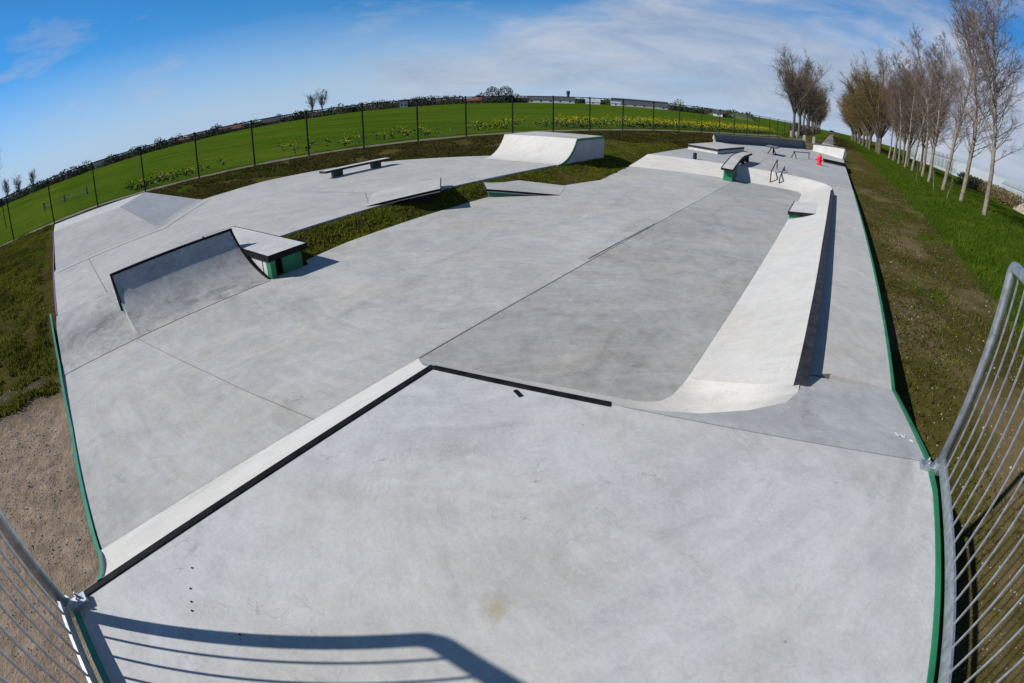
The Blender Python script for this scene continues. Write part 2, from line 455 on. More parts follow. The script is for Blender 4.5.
# walls down to the ground at the back and sides
b.add([(-1.84, BK, .85), (XR, BK, .85), (XR, BK, -.4), (-1.84, BK, -.4)], [(0, 1, 2, 3)])
b.add([(XR, BK, .85), (XR, 2.2, .85), (.97, 2.46, .85), (.97, 2.46, -.4), (XR, 2.2, -.4), (XR, BK, -.4)], [(0, 1, 4, 5), (1, 2, 3, 4)])
b.add([(.97, 2.46, .85), (.97, 4.08, .43), (.97, 4.08, -.4), (.97, 2.46, -.4)], [(0, 1, 2, 3)])
b.cur = 1
jl = [Vector(C).lerp(Vector(D), t) for t in np.linspace(0.02, 1, 8)]
for p, q in zip(jl[:-1], jl[1:]):
    b.add([p + Vector((0, -.0015, .004)), q + Vector((0, -.0015, .004)), q + Vector((0, .0015, .0035)), p + Vector((0, .0015, .0035))], [(0, 1, 2, 3)])
b.build('deck', ['deck_concrete', 'joint'], plat, smooth='angle', fix=False)
b = MB()
tops = [(-1.83, -.37, .85), B, C] + curve[:-1] + [(.10, 3.46, .535)]
toes = [(-3.14, -.5, 0), (-3.14, 2.86, 0), (-1.28, 3.33, 0), (-1.14, 3.37, 0), (-1.04, 3.42, 0), (-.98, 3.48, 0), (-.93, 3.6, 0), (-.91, 3.78, 0), (-.90, 3.98, 0)]
rows = []
def loft(tops, toes, sub, n=6, curve_p=1.12, ps=None):
    T = []; O = []; E = []
    ps = ps or [curve_p] * len(tops)
    for i in range(len(tops) - 1):
        for j in range(sub):
            t = j / sub
            T.append(Vector(tops[i]).lerp(Vector(tops[i + 1]), t)); O.append(Vector(toes[i]).lerp(Vector(toes[i + 1]), t)); E.append(ps[i] + (ps[i + 1] - ps[i]) * t)
    T.append(Vector(tops[-1])); O.append(Vector(toes[-1])); E.append(ps[-1])
    rows = []
    for k in range(n + 1):
        s = k / n
        r = []
        for a, c, e in zip(T, O, E):
            p = c.lerp(a, s); p.z = c.z + (a.z - c.z) * (s ** e) + .006 * (1 - s)
            r.append(tuple(p))
        rows.append(r)
    return rows
b.grid(loft(tops, toes, 6, 10, ps=[1.12, 1.12, 1.5, 1.8, 2.1, 2.3, 2.2, 1.7, 1.12]))
b.cur = 1
b.add([(-3.14, -.5, .006), (-1.83, -.37, .85), (-1.83, -.37, -.3), (-3.14, -.5, -.3)], [(0, 1, 2, 3)])
b.add([(-1.83, -.37, .85), (-1.84, BK, .85), (-1.84, BK, -.4), (-1.83, -.37, -.4)], [(0, 1, 2, 3)])
b.build('bank', ['bank_concrete', 'floor_concrete'], plat, smooth='angle', fix=False)
b = MB()
def steel_angle(b, p, q, w=.042, h=.03, inward=(0, 0, 0)):
    b.bar(Vector(p) + Vector((0, 0, -.008)), Vector(q) + Vector((0, 0, -.008)), w, h)
steel_angle(b, (A[0] + .01, -.56, .85), (B[0] + .01, B[1] + .012, .85))
steel_angle(b, (B[0] + .022, B[1], .8505), (C[0] - .02, C[1] - .005, .8505))
b.build('steel_edge', 'black_steel', plat, bevel=.004)
b = MB()
b.box(XR, XR + .028, BK, 2.21, .60, .862)
b.hexa([(XR, 2.212, .55), (XR + .030, 2.212, .55), (1.0, 2.48, .55), (.97, 2.47, .55)], [(XR, 2.212, .862), (XR + .030, 2.212, .862), (1.0, 2.48, .862), (.97, 2.47, .862)])
b.hexa([(.972, 2.482, .55), (1.0, 2.482, .55), (1.0, 4.08, .15), (.972, 4.08, .15)], [(.972, 2.482, .862), (1.0, 2.482, .862), (1.0, 4.08, .442), (.972, 4.08, .442)])
b.build('edge_board', 'green_board', plat)
b = MB()
pr = [(Vector((-3.14, -.5, .006))).lerp(Vector((-1.83, -.37, .85)), k / 6) for k in range(7)]
for k, p in enumerate(pr): p.z = .85 * (k / 6) ** 1.12 + .012
for p, q in zip(pr[:-1], pr[1:]):
    b.hexa([(p.x, p.y - .034, -.3), (q.x, q.y - .034, -.3), (q.x, q.y - .004, -.3), (p.x, p.y - .004, -.3)], [(p.x, p.y - .034, p.z), (q.x, q.y - .034, q.z), (q.x, q.y - .004, q.z), (p.x, p.y - .004, p.z)])
b.build('bank_board', 'teal_board', plat)
b = MB()
b.box(-1.80, XR, BK - .028, BK - .002, .55, .862)
b.build('edge_board', 'teal_board', plat)
# a drain slot cut in the deck near the black edge
b = MB(); b.bar((-1.33, 1.875, .853), (-1.27, 1.845, .853), .022, .006); b.build('drain_slot', 'black_steel', plat)
for x, y in [(-1.59, .04), (-1.50, -.02), (-1.44, -.05), (-1.40, -.07), (-1.18, .03)]:
    b = MB(); b.lathe([(.0042, 0), (.0042, .003), (0, .0032)], 10, (x, y, .851)); b.build('bolt_hole', 'black_steel', plat)
PM = (.86, 2.84, .745)
b = MB()
for dx, dy, ex, ey in ((-.05, .0, -.035, -.05), (-.035, -.05, -.01, -.005), (-.01, -.005, .012, -.045), (.012, -.045, .03, .02), (.05, -.06, .075, -.075)):
    zp = lambda X, Y: PM[2] - .262 * (Y - .0) + .006
    b.bar((PM[0] + dx, PM[1] + dy, zp(dx, dy)), (PM[0] + ex, PM[1] + ey, zp(ex, ey)), .012, .002)
b.build('paint_mark', 'white_paint', plat)

# board along the left side of the floor
b = MB()
pl = [(-3.13, -.505), (-3.3, -.495), (-5.1, -.345), (-7.2, -.255), (-9.0, -.19)]
zz = [0.0, 0.0, 0.0, .03, .25]
zt = [.016, .016, .016, .055, .255]
for i in range(len(pl) - 1):
    (x0, y0), (x1, y1) = pl[i], pl[i + 1]
    b.hexa([(x0, y0 - .035, -.3), (x1, y1 - .035, -.3), (x1, y1, -.3), (x0, y0, -.3)], [(x0, y0 - .035, zt[i]), (x1, y1 - .035, zt[i + 1]), (x1, y1, zt[i + 1]), (x0, y0, zt[i])])
o = b.build('edge_board', 'teal_board'); tag(o, 'teal painted edging board along the left side of the floor, beside the brown dirt', 'edging board')
b = MB()
pl = [(-8.75, -.077, .255), (-9.8, -.03, .255), (-12.75, .10, .255), (-14.9, .30, .52), (-17.05, .445, .76)]
for p, q in zip(pl[:-1], pl[1:]):
    b.hexa([(p[0], p[1] - .03, -.2), (q[0], q[1] - .03, -.2), (q[0], q[1], -.2), (p[0], p[1], -.2)], [(p[0], p[1] - .03, p[2]), (q[0], q[1] - .03, q[2]), (q[0], q[1], q[2]), (p[0], p[1], p[2])])
o = b.build('edge_board', 'purple_board'); tag(o, 'purple edging board along the rough grass slope at far left', 'edging board')
b = MB()
b.box(.972, 1.0, 4.09, 18.9, .12, .442)
o = b.build('edge_board', 'green_board'); tag(o, 'dark green edging board along the raised walkway, beside the dirt strip', 'edging board')

# ------------------------------------------------------------------ right bank with its long ledge, and far bank
rb = thing('ledge_bank', (-.4, 9, 0), 'long cream concrete bank topped by a black steel ledge, right of the floor', 'skate bank')
b = MB()
tops = [(.10, 3.46, .535), (.095, 5.0, .54), (.10, 8.3, .54), (.13, 12.0, .54), (.165, 15.9, .54)]
toes = [(-.90, 3.98, 0), (-.905, 5.2, 0), (-.89, 8.3, 0), (-.87, 12.0, 0), (-.85, 15.9, 0)]
b.grid(loft(tops, toes, 4))
b.build('bank', 'bank_concrete', rb, fix=False)
b = MB()
for p, q in zip(tops[:-1], tops[1:]):
    b.hexa([(p[0] - .045, p[1] + .0, .30), (p[0] + .055, p[1], .30), (q[0] + .055, q[1], .30), (q[0] - .045, q[1], .30)],
           [(p[0] - .045, p[1], .57), (p[0] + .055, p[1], .57), (q[0] + .055, q[1], .57), (q[0] - .045, q[1], .57)])
b.build('steel_ledge', 'dark_steel', rb)

fb = thing('cross_bank', (-3.5, 17.5, 0), 'white concrete bank rising to the far area, behind the two short handrails', 'skate bank')
b = MB()
tops = [(.165, 15.9, .54), (.17, 17.0, .49), (.17, 17.75, .45), (-.05, 18.4, .45), (-.4, 18.62, .45), (-1.0, 18.73, .45), (-4.0, 18.0, .45), (-6.48, 17.35, .45)]
toes = [(-.85, 15.9, 0), (-.86, 16.9, 0), (-.87, 17.4, 0), (-.92, 17.75, 0), (-1.02, 17.88, 0), (-1.3, 17.88, 0), (-4.0, 17.32, 0), (-6.9, 16.52, 0)]
b.grid(loft(tops, toes, 5))
b.add([(-6.9, 16.52, .006), (-6.48, 17.35, .45), (-6.48, 17.35, -.3), (-6.9, 16.52, -.3)], [(0, 1, 2, 3)])
b.add([(.165, 15.9, .54), (.17, 17.0, .49), (.17, 17.75, .45), (.17, 17.75, .3), (.165, 15.9, .3)], [(0, 1, 2, 3, 4)])
b.build('bank', 'bank_concrete', fb, smooth='angle', fix=False)

# ------------------------------------------------------------------ left: rollover, quarter pipe, grind box
ro = MB()
prof = [(-6.65, .006), (-6.9, .010), (-7.1, .022), (-7.3, .050), (-7.5, .100), (-7.7, .160), (-7.85, .205), (-8.0, .235), (-8.2, .252), (-8.4, .256), (-8.66, .257)]
rows = []
for (x, z) in prof:
    rows.append([(x, y, z) for y in np.linspace(-.27 + (x + 6.65) * -.085, 1.0, 6)])
ro.grid(rows)
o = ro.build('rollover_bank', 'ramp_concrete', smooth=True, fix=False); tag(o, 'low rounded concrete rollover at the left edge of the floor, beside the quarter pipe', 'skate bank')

qp = thing('quarter_pipe', (-7.3, 2.1, 0), 'black edged curved quarter pipe on the left of the floor, its upper face in shade', 'quarter pipe')
b = MB()
arc = [(-6.65 - 1.25 * t, .006 + .64 * (.70 * t ** 1.5 + .30 * t ** 4.0)) for t in [k / 20 for k in range(21)]]
b.grid([[(x, y, z) for y in np.linspace(1.0, 3.2, 6)] for x, z in arc])
b.grid([[(x, 1.0, z) for x, z in arc[:14]], [(x, 1.0, -.1) for x, z in arc[:14]]])
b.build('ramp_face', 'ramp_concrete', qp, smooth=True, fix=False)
b = MB()
out = arc[13:] + [(-8.02, .646), (-8.02, .1), (arc[13][0], .1)]
out = [(x, z - .010) for x, z in out]
b.prof_y(out, 1.004, 1.02); b.prof_y(out, 3.18, 3.196)
b.add([(-8.02, 1.0, .646), (-8.02, 3.2, .646), (-8.02, 3.2, .0), (-8.02, 1.0, .0)], [(0, 1, 2, 3)])
b.build('side_wall', 'teal_board', qp)
b = MB()
b.bar((-7.925, .97, .652), (-7.925, 3.23, .652), .06, .045)
b.build('coping', 'black_steel', qp)
for y, n0 in ((.985, 14), (3.205, 1)):
    b = MB()
    pts = [(x, z) for x, z in arc[n0:]]
    for p, q in zip(pts[:-1], pts[1:]):
        b.bar((p[0], y, p[1] - .008), (q[0], y, q[1] - .008), .028, .045, up=(.6, 0, .8))
    if y < 2: b.bar((-7.93, y, .64), (-7.66, y + .002, .12), .028, .05)
    b.build('edge_strip', 'black_steel', qp)

gb = thing('grind_box', (-8.1, 3.6, 0), 'long low box with black steel rim and green ends, right of the quarter pipe', 'grind box')
b = MB(); b.box(-9.53, -6.68, 3.24, 3.93, .335, .362); b.build('top_slab', 'pale_concrete', gb)
b = MB()
b.box(-9.545, -6.655, 3.222, 3.238, .27, .366); b.box(-9.545, -6.655, 3.932, 3.948, .27, .366)
b.box(-6.678, -6.656, 3.239, 3.931, .27, .3655); b.box(-9.545, -9.532, 3.239, 3.931, .27, .3655)
b.build('steel_rim', 'black_steel', gb)
b = MB(); b.box(-9.3, -7.0, 3.27, 3.88, -.2, .334); b.build('side_wall', 'pale_concrete', gb)
b = MB(); b.box(-6.999, -6.97, 3.275, 3.875, -.05, .334); b.build('recess_shade_panel', 'black_steel', gb)  # black sheet standing in for the shade inside the box's recessed front
b = MB(); b.box(-6.969, -6.805, 3.272, 3.292, -.05, .334); b.build('cheek_panel', 'pale_concrete', gb)
b = MB(); b.box(-6.80, -6.66, 3.245, 3.335, -.05, .27); b.build('end_post', 'green_board', gb)
b = MB(); b.box(-6.80, -6.74, 3.50, 3.86, -.05, .27); b.build('end_panel', 'green_board', gb)

# ------------------------------------------------------------------ hip bank at the far left corner
hb = thing('hip_bank', (-16, 2.5, .25), 'large grey concrete hip bank rising in the far left corner below the fence', 'skate bank')
T0 = (-12.7, .16, .256); T1 = (-12.87, 3.2, .256); T2 = (-15.35, 5.45, .256)
P0 = (-17.05, .46, .75); P1 = (-16.66, 2.86, .75); P2 = (-18.8, 4.33, .75); P3 = (-19.41, .62, .75)
b = MB(); b.add([T0, T1, P1, P0], [(0, 1, 2, 3)]); b.add([T0, P0, (P0[0], P0[1], -.2), (T0[0], T0[1], -.2)], [(0, 1, 2, 3)])
b.cur = 1
b.add([(-12.9, 1.1, .262 + .018), (-12.9, 1.112, .262 + .018), (-17.0, 1.012, .754), (-17.0, 1.0, .754)], [(0, 1, 2, 3)])
b.build('front_face', ['upper_concrete', 'joint'], hb, fix=False)
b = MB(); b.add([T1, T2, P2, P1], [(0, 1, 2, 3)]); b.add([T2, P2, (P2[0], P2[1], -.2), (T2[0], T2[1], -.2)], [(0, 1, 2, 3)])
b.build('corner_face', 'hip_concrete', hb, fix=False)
b = MB(); b.hexa([(p[0], p[1], .2) for p in (P0, P1, P2, P3)], [P0, P1, P2, P3]); b.build('top_deck', 'pale_concrete', hb)
b = MB()
b.grid([[(-12.72, .17, .262), (-12.88, 3.2, .262), (-15.37, 5.46, .262)], [(-12.5, .19, .2575), (-12.60, 3.25, .2575), (-15.2, 5.64, .2575)]])
b.grid([[(-12.72, .17, .262), (-12.88, 3.2, .262), (-15.37, 5.46, .262)], [(-13.0, .19, .302), (-13.15, 3.14, .302), (-15.65, 5.36, .302)]])
b.build('toe_strip', 'toe_concrete', hb, fix=False)

# ------------------------------------------------------------------ gap kickers over the grass strip
def kicker(name, lip_n, lip_f, toe_n, toe_f, zl, zt, zb, label, side, inset=.94):
    k = thing(name, ((lip_n[0] + toe_n[0]) / 2, (lip_n[1] + toe_n[1]) / 2, zt), label, 'kicker ramp')
    ln, lf = (*lip_n, zl), (*lip_f, zl); tn, tf = (*toe_n, zt + .005), (*toe_f, zt + .005)
    b = MB()
    b.hexa([(*toe_n, zt - .05), (*lip_n, zl - .07), (*lip_f, zl - .07), (*toe_f, zt - .05)], [tn, ln, lf, tf])
    b.build('ramp_top', 'upper_concrete', k)
    b = MB()
    c = Vector((*[(lip_n[i] + lip_f[i] + toe_n[i] + toe_f[i]) / 4 for i in (0, 1)], 0))
    def ins(p, z, s=inset): v = c + (Vector((*p, 0)) - c) * s; return (v.x, v.y, z)
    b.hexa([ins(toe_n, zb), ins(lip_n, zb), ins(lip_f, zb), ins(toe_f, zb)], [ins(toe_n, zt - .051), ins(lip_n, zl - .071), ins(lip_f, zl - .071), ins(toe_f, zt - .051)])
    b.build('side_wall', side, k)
    b = MB()
    d = (Vector(ln) - Vector(tn)).normalized() * .012
    b.bar(Vector(ln) + d + Vector((0, 0, -.035)), Vector(lf) + d + Vector((0, 0, -.035)), .02, .078)
    b.build('lip_plate', 'dark_steel', k)
    b = MB()
    b.bar(Vector(tn) + Vector((.0, 0, -.018)), Vector(ln) + Vector((0, 0, -.022)), .012, .046)
    b.build('steel_edge', 'black_steel', k)
    return k
kicker('kicker_ramp', (-7.23, 9.12), (-8.53, 10.5), (-5.99, 10.29), (-6.51, 11.51), .20, 0.0, -.25,
       'low kicker ramp with green side wall, on the floor side of the grass gap', 'green_board')
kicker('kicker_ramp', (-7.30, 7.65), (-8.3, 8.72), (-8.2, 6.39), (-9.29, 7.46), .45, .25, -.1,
       'low kicker ramp hanging over the grass from the upper terrace, its side coloured black as shadow', 'black_steel', .72)  # black side wall: the shadow under the ramp is put into its colour

# ------------------------------------------------------------------ bench ledge
bn = thing('bench', (-12.9, 9.6, .25), 'long low bench with pale top on two dark green feet near the fence bank', 'bench')
b = MB(); b.box(-13.08, -12.76, 8.5, 11.1, .465, .495); b.build('seat', 'pale_concrete', bn)
b = MB(); b.box(-12.759, -12.74, 8.48, 11.12, .43, .499); b.box(-13.10, -13.081, 8.48, 11.12, .43, .499)
b.box(-13.08, -12.76, 8.48, 8.499, .43, .498); b.box(-13.08, -12.76, 11.101, 11.12, .43, .498); b.build('steel_rim', 'dark_steel', bn)
for y0 in (8.85, 10.4):
    b = MB(); b.box(-13.0, -12.84, y0, y0 + .34, .2, .464); b.build('leg', 'dark_green', bn)

# ------------------------------------------------------------------ far quarter pipe with deck
fq = thing('quarter_pipe', (-9.2, 15, .25), 'white quarter pipe with deck and green edge trim at the terrace end near the fence', 'quarter pipe')
arc = [(13.25 + x, .255 + z) for x, z in arc_pts(1.2, .75, 14)]
XL, XQ = -10.62, -7.82
b = MB(); b.grid([[(x, y, z) for x in np.linspace(XL, XQ, 6)] for y, z in arc]); b.build('ramp_face', 'bank_concrete', fq, smooth=True, fix=False)
b = MB(); b.box(XL, XQ, arc[-1][0] + .002, 16.45, .93, arc[-1][1] - .002); b.build('deck', 'upper_concrete', fq)
out = arc + [(16.45, arc[-1][1] - .004), (16.45, -.1), (13.25, -.1)]
b = MB(); b.prof_x(out, XQ, XQ + .02); b.prof_x(out, XL - .02, XL); b.box(XL, XQ, 16.43, 16.45, -.1, .928); b.build('side_wall', 'hip_concrete', fq)
b = MB()
for p, q in zip(arc[:-1], arc[1:]):
    b.bar((XQ + .025, p[0], p[1] - .03), (XQ + .025, q[0], q[1] - .03), .02, .085, up=(0, -.6, .8))
b.bar((XQ + .027, arc[-1][0], arc[-1][1] - .035), (XQ + .027, 16.46, arc[-1][1] - .035), .02, .085)
b.build('edge_trim', 'green_board', fq)

# ------------------------------------------------------------------ things on the far area
Z = .446
mp_ = thing('manual_pad', (-5.4, 23.7, Z), 'low wide platform with dark steel rim, left side of the far area', 'manual pad')
pad = [(-6.28, 21.75), (-4.86, 21.5), (-4.46, 25.9), (-5.98, 26.2)]
def shrink(poly, s):
    cx = sum(p[0] for p in poly) / len(poly); cy = sum(p[1] for p in poly) / len(poly)
    return [(cx + (x - cx) * s, cy + (y - cy) * s) for x, y in poly]
b = MB(); b.prism(shrink(pad, .985), Z - .1, .57); b.build('base', 'bank_concrete', mp_)
b = MB(); b.prism(pad, .572, .657); b.build('steel_rim', 'dark_steel', mp_)
b = MB(); b.prism(shrink(pad, .985), .658, .672); b.build('top_slab', 'upper_concrete', mp_)

b = MB(); b.lathe([(.095, 0), (.095, .03), (.075, .06), (.07, .26), (.05, .285), (.0, .29)], 16, (-4.89, 17.95, .40))
b.cur = 1; b.lathe([(.13, -.02), (.13, .02)], 16, (-4.89, 17.95, .39))
o = b.build('bollard', ['dark_steel', 'dark_steel'], smooth=False); tag(o, 'small dark round bollard standing at the top of the white bank', 'bollard')

rl = thing('kinked_ledge', (-3.4, 18.4, Z), 'black rimmed ledge dropping from the far area down the white bank on a green foot', 'grind ledge')
spine = [(16.75, .44), (17.2, .55), (18.3, .76), (18.9, .80), (20.5, .81)]
b = MB(); c_ = MB()
for (y0, z0), (y1, z1) in zip(spine[:-1], spine[1:]):
    b.hexa([(-3.60, y0, z0 - .03), (-3.22, y0, z0 - .03), (-3.22, y1, z1 - .03), (-3.60, y1, z1 - .03)], [(-3.60, y0, z0), (-3.22, y0, z0), (-3.22, y1, z1), (-3.60, y1, z1)])
    for x in (-3.615, -3.205):
        c_.bar((x, y0, z0 - .03), (x, y1, z1 - .03), .028, .075)
c_.bar((-3.63, 16.74, .405), (-3.19, 16.74, .405), .025, .07); c_.bar((-3.63, 20.51, .78), (-3.19, 20.51, .78), .025, .07)
b.build('top_slab', 'upper_concrete', rl); c_.build('steel_rim', 'black_steel', rl)
b = MB(); b.hexa([(-3.57, 16.95, -.05), (-3.26, 16.95, -.05), (-3.26, 17.75, .1), (-3.57, 17.75, .1)], [(-3.57, 16.95, .45), (-3.26, 16.95, .45), (-3.26, 17.75, .61), (-3.57, 17.75, .61)]); b.build('foot', 'green_board', rl)
for y in (19.2, 20.2):
    b = MB(); b.box(-3.54, -3.28, y, y + .12, Z - .05, .77); b.build('leg', 'black_steel', rl)

def kinked_rail(name, x, pts, label):
    t = thing(name, (x, pts[0][0], 0), label, 'handrail', 'short kinked handrails on the white bank')
    b = MB(); b.tube([(x, y, z) for y, z in pts[1:-1]], .021, 8); b.build('rail', 'dark_steel', t)
    for (y, z), (y1, z1) in ((pts[0], pts[1]), (pts[-1], pts[-2])):
        b = MB(); b.tube([(x, y, z), (x, y1, z1)], .021, 8); b.build('post', 'dark_steel', t)
kinked_rail('handrail', -2.06, [(17.95, .08), (17.97, .50), (19.7, .82), (19.85, .44)], 'taller kinked steel handrail on the white bank, nearer the black rimmed ledge')
kinked_rail('handrail', -1.74, [(18.05, .06), (18.08, .36), (19.5, .62), (19.6, .44)], 'shorter kinked steel handrail on the white bank, nearer the walkway')

tb = thing('skate_table', (-3.2, 27.6, Z), 'low dark table with splayed legs in front of the dark curved wall', 'table')
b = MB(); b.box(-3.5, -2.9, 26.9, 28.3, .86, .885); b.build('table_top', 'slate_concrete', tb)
b = MB(); b.box(-3.52, -2.88, 26.87, 28.33, .83, .858); b.build('steel_rim', 'black_steel', tb)
for x0, x1 in ((-3.22, -3.42), (-3.16, -2.92)):
    for y in (27.3,):
        b = MB(); b.bar((x0, y, .83), (x1, y, Z - .02), .045, .045); b.build('leg', 'black_steel', tb)

b = MB(); b.box(-3.24, -3.16, 28.05, 28.13, Z - .02, .829); b.build('post', 'black_steel', tb)
fr = thing('flat_rail', (-1.7, 28.3, Z), 'low flat grind rail on splayed legs, between the table and the red hydrant', 'grind rail')
b = MB(); b.bar((-2.06, 27.9, .80), (-1.25, 30.2, .80), .05, .04); b.build('rail', 'dark_steel', fr)
for (x, y, sp_) in ((-2.02, 28.0, (-.16, .14)), (-1.3, 30.05, (.02,))):
    for s in sp_:
        b = MB(); b.bar((x, y, .79), (x + s, y + .03, Z - .02), .045, .045); b.build('leg', 'dark_steel', fr)

hy = thing('fire_hydrant', (-.57, 27, Z), 'bright red fire hydrant standing alone on the far concrete area', 'fire hydrant')
b = MB()
b.lathe([(.16, 0), (.16, .04), (.115, .05), (.105, .36), (.135, .37), (.135, .41), (.12, .42), (.10, .48), (.05, .53), (.0, .54)], 18, (-.57, 27, Z))
b.build('barrel', 'red_paint', hy, smooth=False)
b = MB(); b.lathe([(.03, 0), (.03, .05), (0, .052)], 8, (-.57, 27, Z + .54)); b.build('top_nut', 'red_paint', hy)
for dx, dy in ((-1, 0), (1, 0), (0, -1)):
    b = MB(); b.tube([(-.57 + dx * .09, 27 + dy * .09, Z + .27), (-.57 + dx * .17, 27 + dy * .17, Z + .27), (-.57 + dx * .171, 27 + dy * .171, Z + .27), (-.57 + dx * .21, 27 + dy * .21, Z + .27)], [.045, .045, .062, .06], 12)
    oc = b.build('outlet_cap', 'red_paint', hy)
    b = MB(); b.tube([(-.57 + dx * .211, 27 + dy * .211, Z + .27), (-.57 + dx * .235, 27 + dy * .235, Z + .27)], .022, 5); b.build('cap_nut', 'red_paint', oc)

lr = thing('low_ledge', (.2, 34.5, Z), 'low pale ledge with black front edge behind the red hydrant', 'grind ledge')
led = [(-.43, 30.1), (.90, 30.6), (.92, 34.6), (-.42, 34.6)]
b = MB(); b.prism(shrink(led, .98), Z - .1, .66); b.build('top_slab', 'upper_concrete', lr)
b = MB(); b.bar((-.44, 30.08, .58), (.91, 30.58, .58), .03, .17); b.bar((.915, 30.6, .58), (.935, 34.62, .58), .03, .17); b.build('steel_edge', 'black_steel', lr)

# dark curved wall and white wall closing the far end
dw = thing('curved_wall_ramp', (-4, 35, Z), 'long slate grey wall ramp in shade closing the left of the far area', 'wall ramp')
def wall_ramp(parent, pts, zt, run, m, flip=1):
    b = MB(); rows = []
    n = len(pts)
    nrm = []
    for i in range(n):
        a = Vector((*pts[max(i - 1, 0)], 0)); c = Vector((*pts[min(i + 1, n - 1)], 0)); d = (c - a).normalized()
        nrm.append(Vector((d.y, -d.x, 0)) * flip)
    prof = arc_pts(run, 1.0, 8)
    rows = []
    for (u, w) in prof:
        rows.append([(pts[i][0] + nrm[i].x * (run - u - run), pts[i][1] + nrm[i].y * (-u), Z + .004 + w * (zt[i] - Z)) for i in range(n)])
    b.grid(rows)
    # back top and back
    b.grid([[(pts[i][0] - nrm[i].x * run, pts[i][1] - nrm[i].y * run, zt[i]) for i in range(n)],
            [(pts[i][0] - nrm[i].x * (run + .14), pts[i][1] - nrm[i].y * (run + .14), zt[i]) for i in range(n)],
            [(pts[i][0] - nrm[i].x * (run + .14), pts[i][1] - nrm[i].y * (run + .14), -.2) for i in range(n)]])
    for i in (0, n - 1):
        o_ = [(pts[i][0] - nrm[i].x * u, pts[i][1] - nrm[i].y * u, Z + .004 + w * (zt[i] - Z)) for u, w in prof]
        o_ += [(pts[i][0] - nrm[i].x * (run + .14), pts[i][1] - nrm[i].y * (run + .14), zt[i]), (pts[i][0] - nrm[i].x * (run + .14), pts[i][1] - nrm[i].y * (run + .14), -.2), (pts[i][0], pts[i][1], -.2)]
        b.cur = 1
        b.add(o_, [tuple(range(len(o_)))])
        b.cur = 0
    return b.build('ramp_wall', m, parent, fix=False)
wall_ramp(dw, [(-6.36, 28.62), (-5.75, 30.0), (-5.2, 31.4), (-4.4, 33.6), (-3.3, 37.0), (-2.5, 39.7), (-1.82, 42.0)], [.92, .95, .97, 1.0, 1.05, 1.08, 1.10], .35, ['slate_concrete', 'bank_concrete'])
ww = thing('white_wall_ramp', (-.4, 40, Z), 'white sunlit wall ramp closing the right end of the far area', 'wall ramp')
wall_ramp(ww, [(-1.72, 41.6), (-.45, 40.1), (.84, 38.62)], [1.02, 1.20, 1.33], .14, ['bank_concrete', 'bank_concrete'])
b = MB(); b.tube([(-1.25, 41.5, .6), (-1.0, 41.35, 1.25), (-.75, 41.0, .5)], .03, 6); b.build('lip_pipe', 'dark_steel', ww)

# small bank box by the right bank
bb = thing('bank_box', (-.5, 13, 0), 'small box with green base and black front edge set into the cream bank', 'grind box')
q = [(-.87, 12.42), (-.14, 12.10), (-.12, 14.0), (-.87, 14.25)]; hz = [.205, .36, .36, .205]
b = MB(); b.hexa([(x, y, h - .03) for (x, y), h in zip(q, hz)], [(x, y, h) for (x, y), h in zip(q, hz)]); b.build('top_slab', 'pale_concrete', bb)
b = MB(); b.hexa([(x, y, -.1) for x, y in shrink(q, .95)], [(x, y, h - .031) for (x, y), h in zip(shrink(q, .95), hz)]); b.build('base', 'green_board', bb)
b = MB(); b.bar((-.88, 12.41, .168), (-.14, 12.09, .325), .02, .085); b.bar((-.88, 12.40, .168), (-.88, 14.26, .168), .02, .085); b.build('steel_edge', 'black_steel', bb)

# ------------------------------------------------------------------ railings on the platform
def railing(p0, p1, post0, label, n_bars, step, post1=True, offs=0.115):
    p0 = Vector(p0); p1 = Vector(p1); d = (p1 - p0).normalized(); up = Vector((0, 0, 1))
    t = thing('railing', p0, label, 'railing', 'galvanised railings round the starting platform')
    zt = 1.2; r = .029
    bend = []
    for i in range(7):
        a = i / 6 * math.pi / 2
        bend.append(p0 + d * (.045 - .045 * math.cos(a)) + up * (zt - .045 - r + .045 * math.sin(a)))
    b = MB(); b.tube([p0 + up * .0] + bend[:4], r, 12); b.build('corner_post', 'galvanised', t, smooth=True)
    b = MB(); b.tube(bend[3:] + [p1 + up * (zt - r)], r, 12); b.build('top_rail', 'galvanised', t, smooth=True)
    b = MB(); b.bar(p0 + up * .085, p1 + up * .085, .014, .075); b.build('bottom_rail', 'galvanised', t)
    L = (p1 - p0).length; k = 0; s = offs
    mesh = None
    while s < L - .03 and k < n_bars:
        if mesh is None:
            m = MB(); m.tube([(0, 0, .09), (0, 0, zt - r)], .0062, 6); mesh = m.mesh('bar', 'galvanised')
        o = bpy.data.objects.new('bar', mesh); COL.objects.link(o); o.parent = t; o.location = d * s
        s += step; k += 1
    b = MB(); b.tube([p1 - up * .03, p1 + up * (zt - r)], r, 12); b.build('end_post', 'galvanised', t, smooth=True)
    side = Vector((-d.y, d.x, 0)) * post0
    for z in (.02,):
        b = MB(); b.bar(p0 + up * z + side * .03 + d * .0, p0 + up * z + side * .12, .06, .045)
        br = b.build('bracket', 'galvanised', t, bevel=.003)
        for q in (-.016, .016):
            b = MB(); b.tube([p0 + up * (z + .02) + side * .075 + d * q, p0 + up * (z + .038) + side * .075 + d * q], .010, 6)
            b.tube([p0 + up * (z + .038) + side * .075 + d * q, p0 + up * (z + .052) + side * .075 + d * q], .005, 8)
            b.build('bolt', 'galvanised', br)
        b = MB(); b.tube([p0 + up * (z - .01) + side * .005, p0 + up * (z + .055) + side * .005], r + .008, 12); b.build('collar', 'galvanised', br)
    return t
railing((1.040, 2.40, .84), (1.040, -.52, .84), -1, 'galvanised steel railing with thin vertical bars on the right side of the platform', 40, .112)
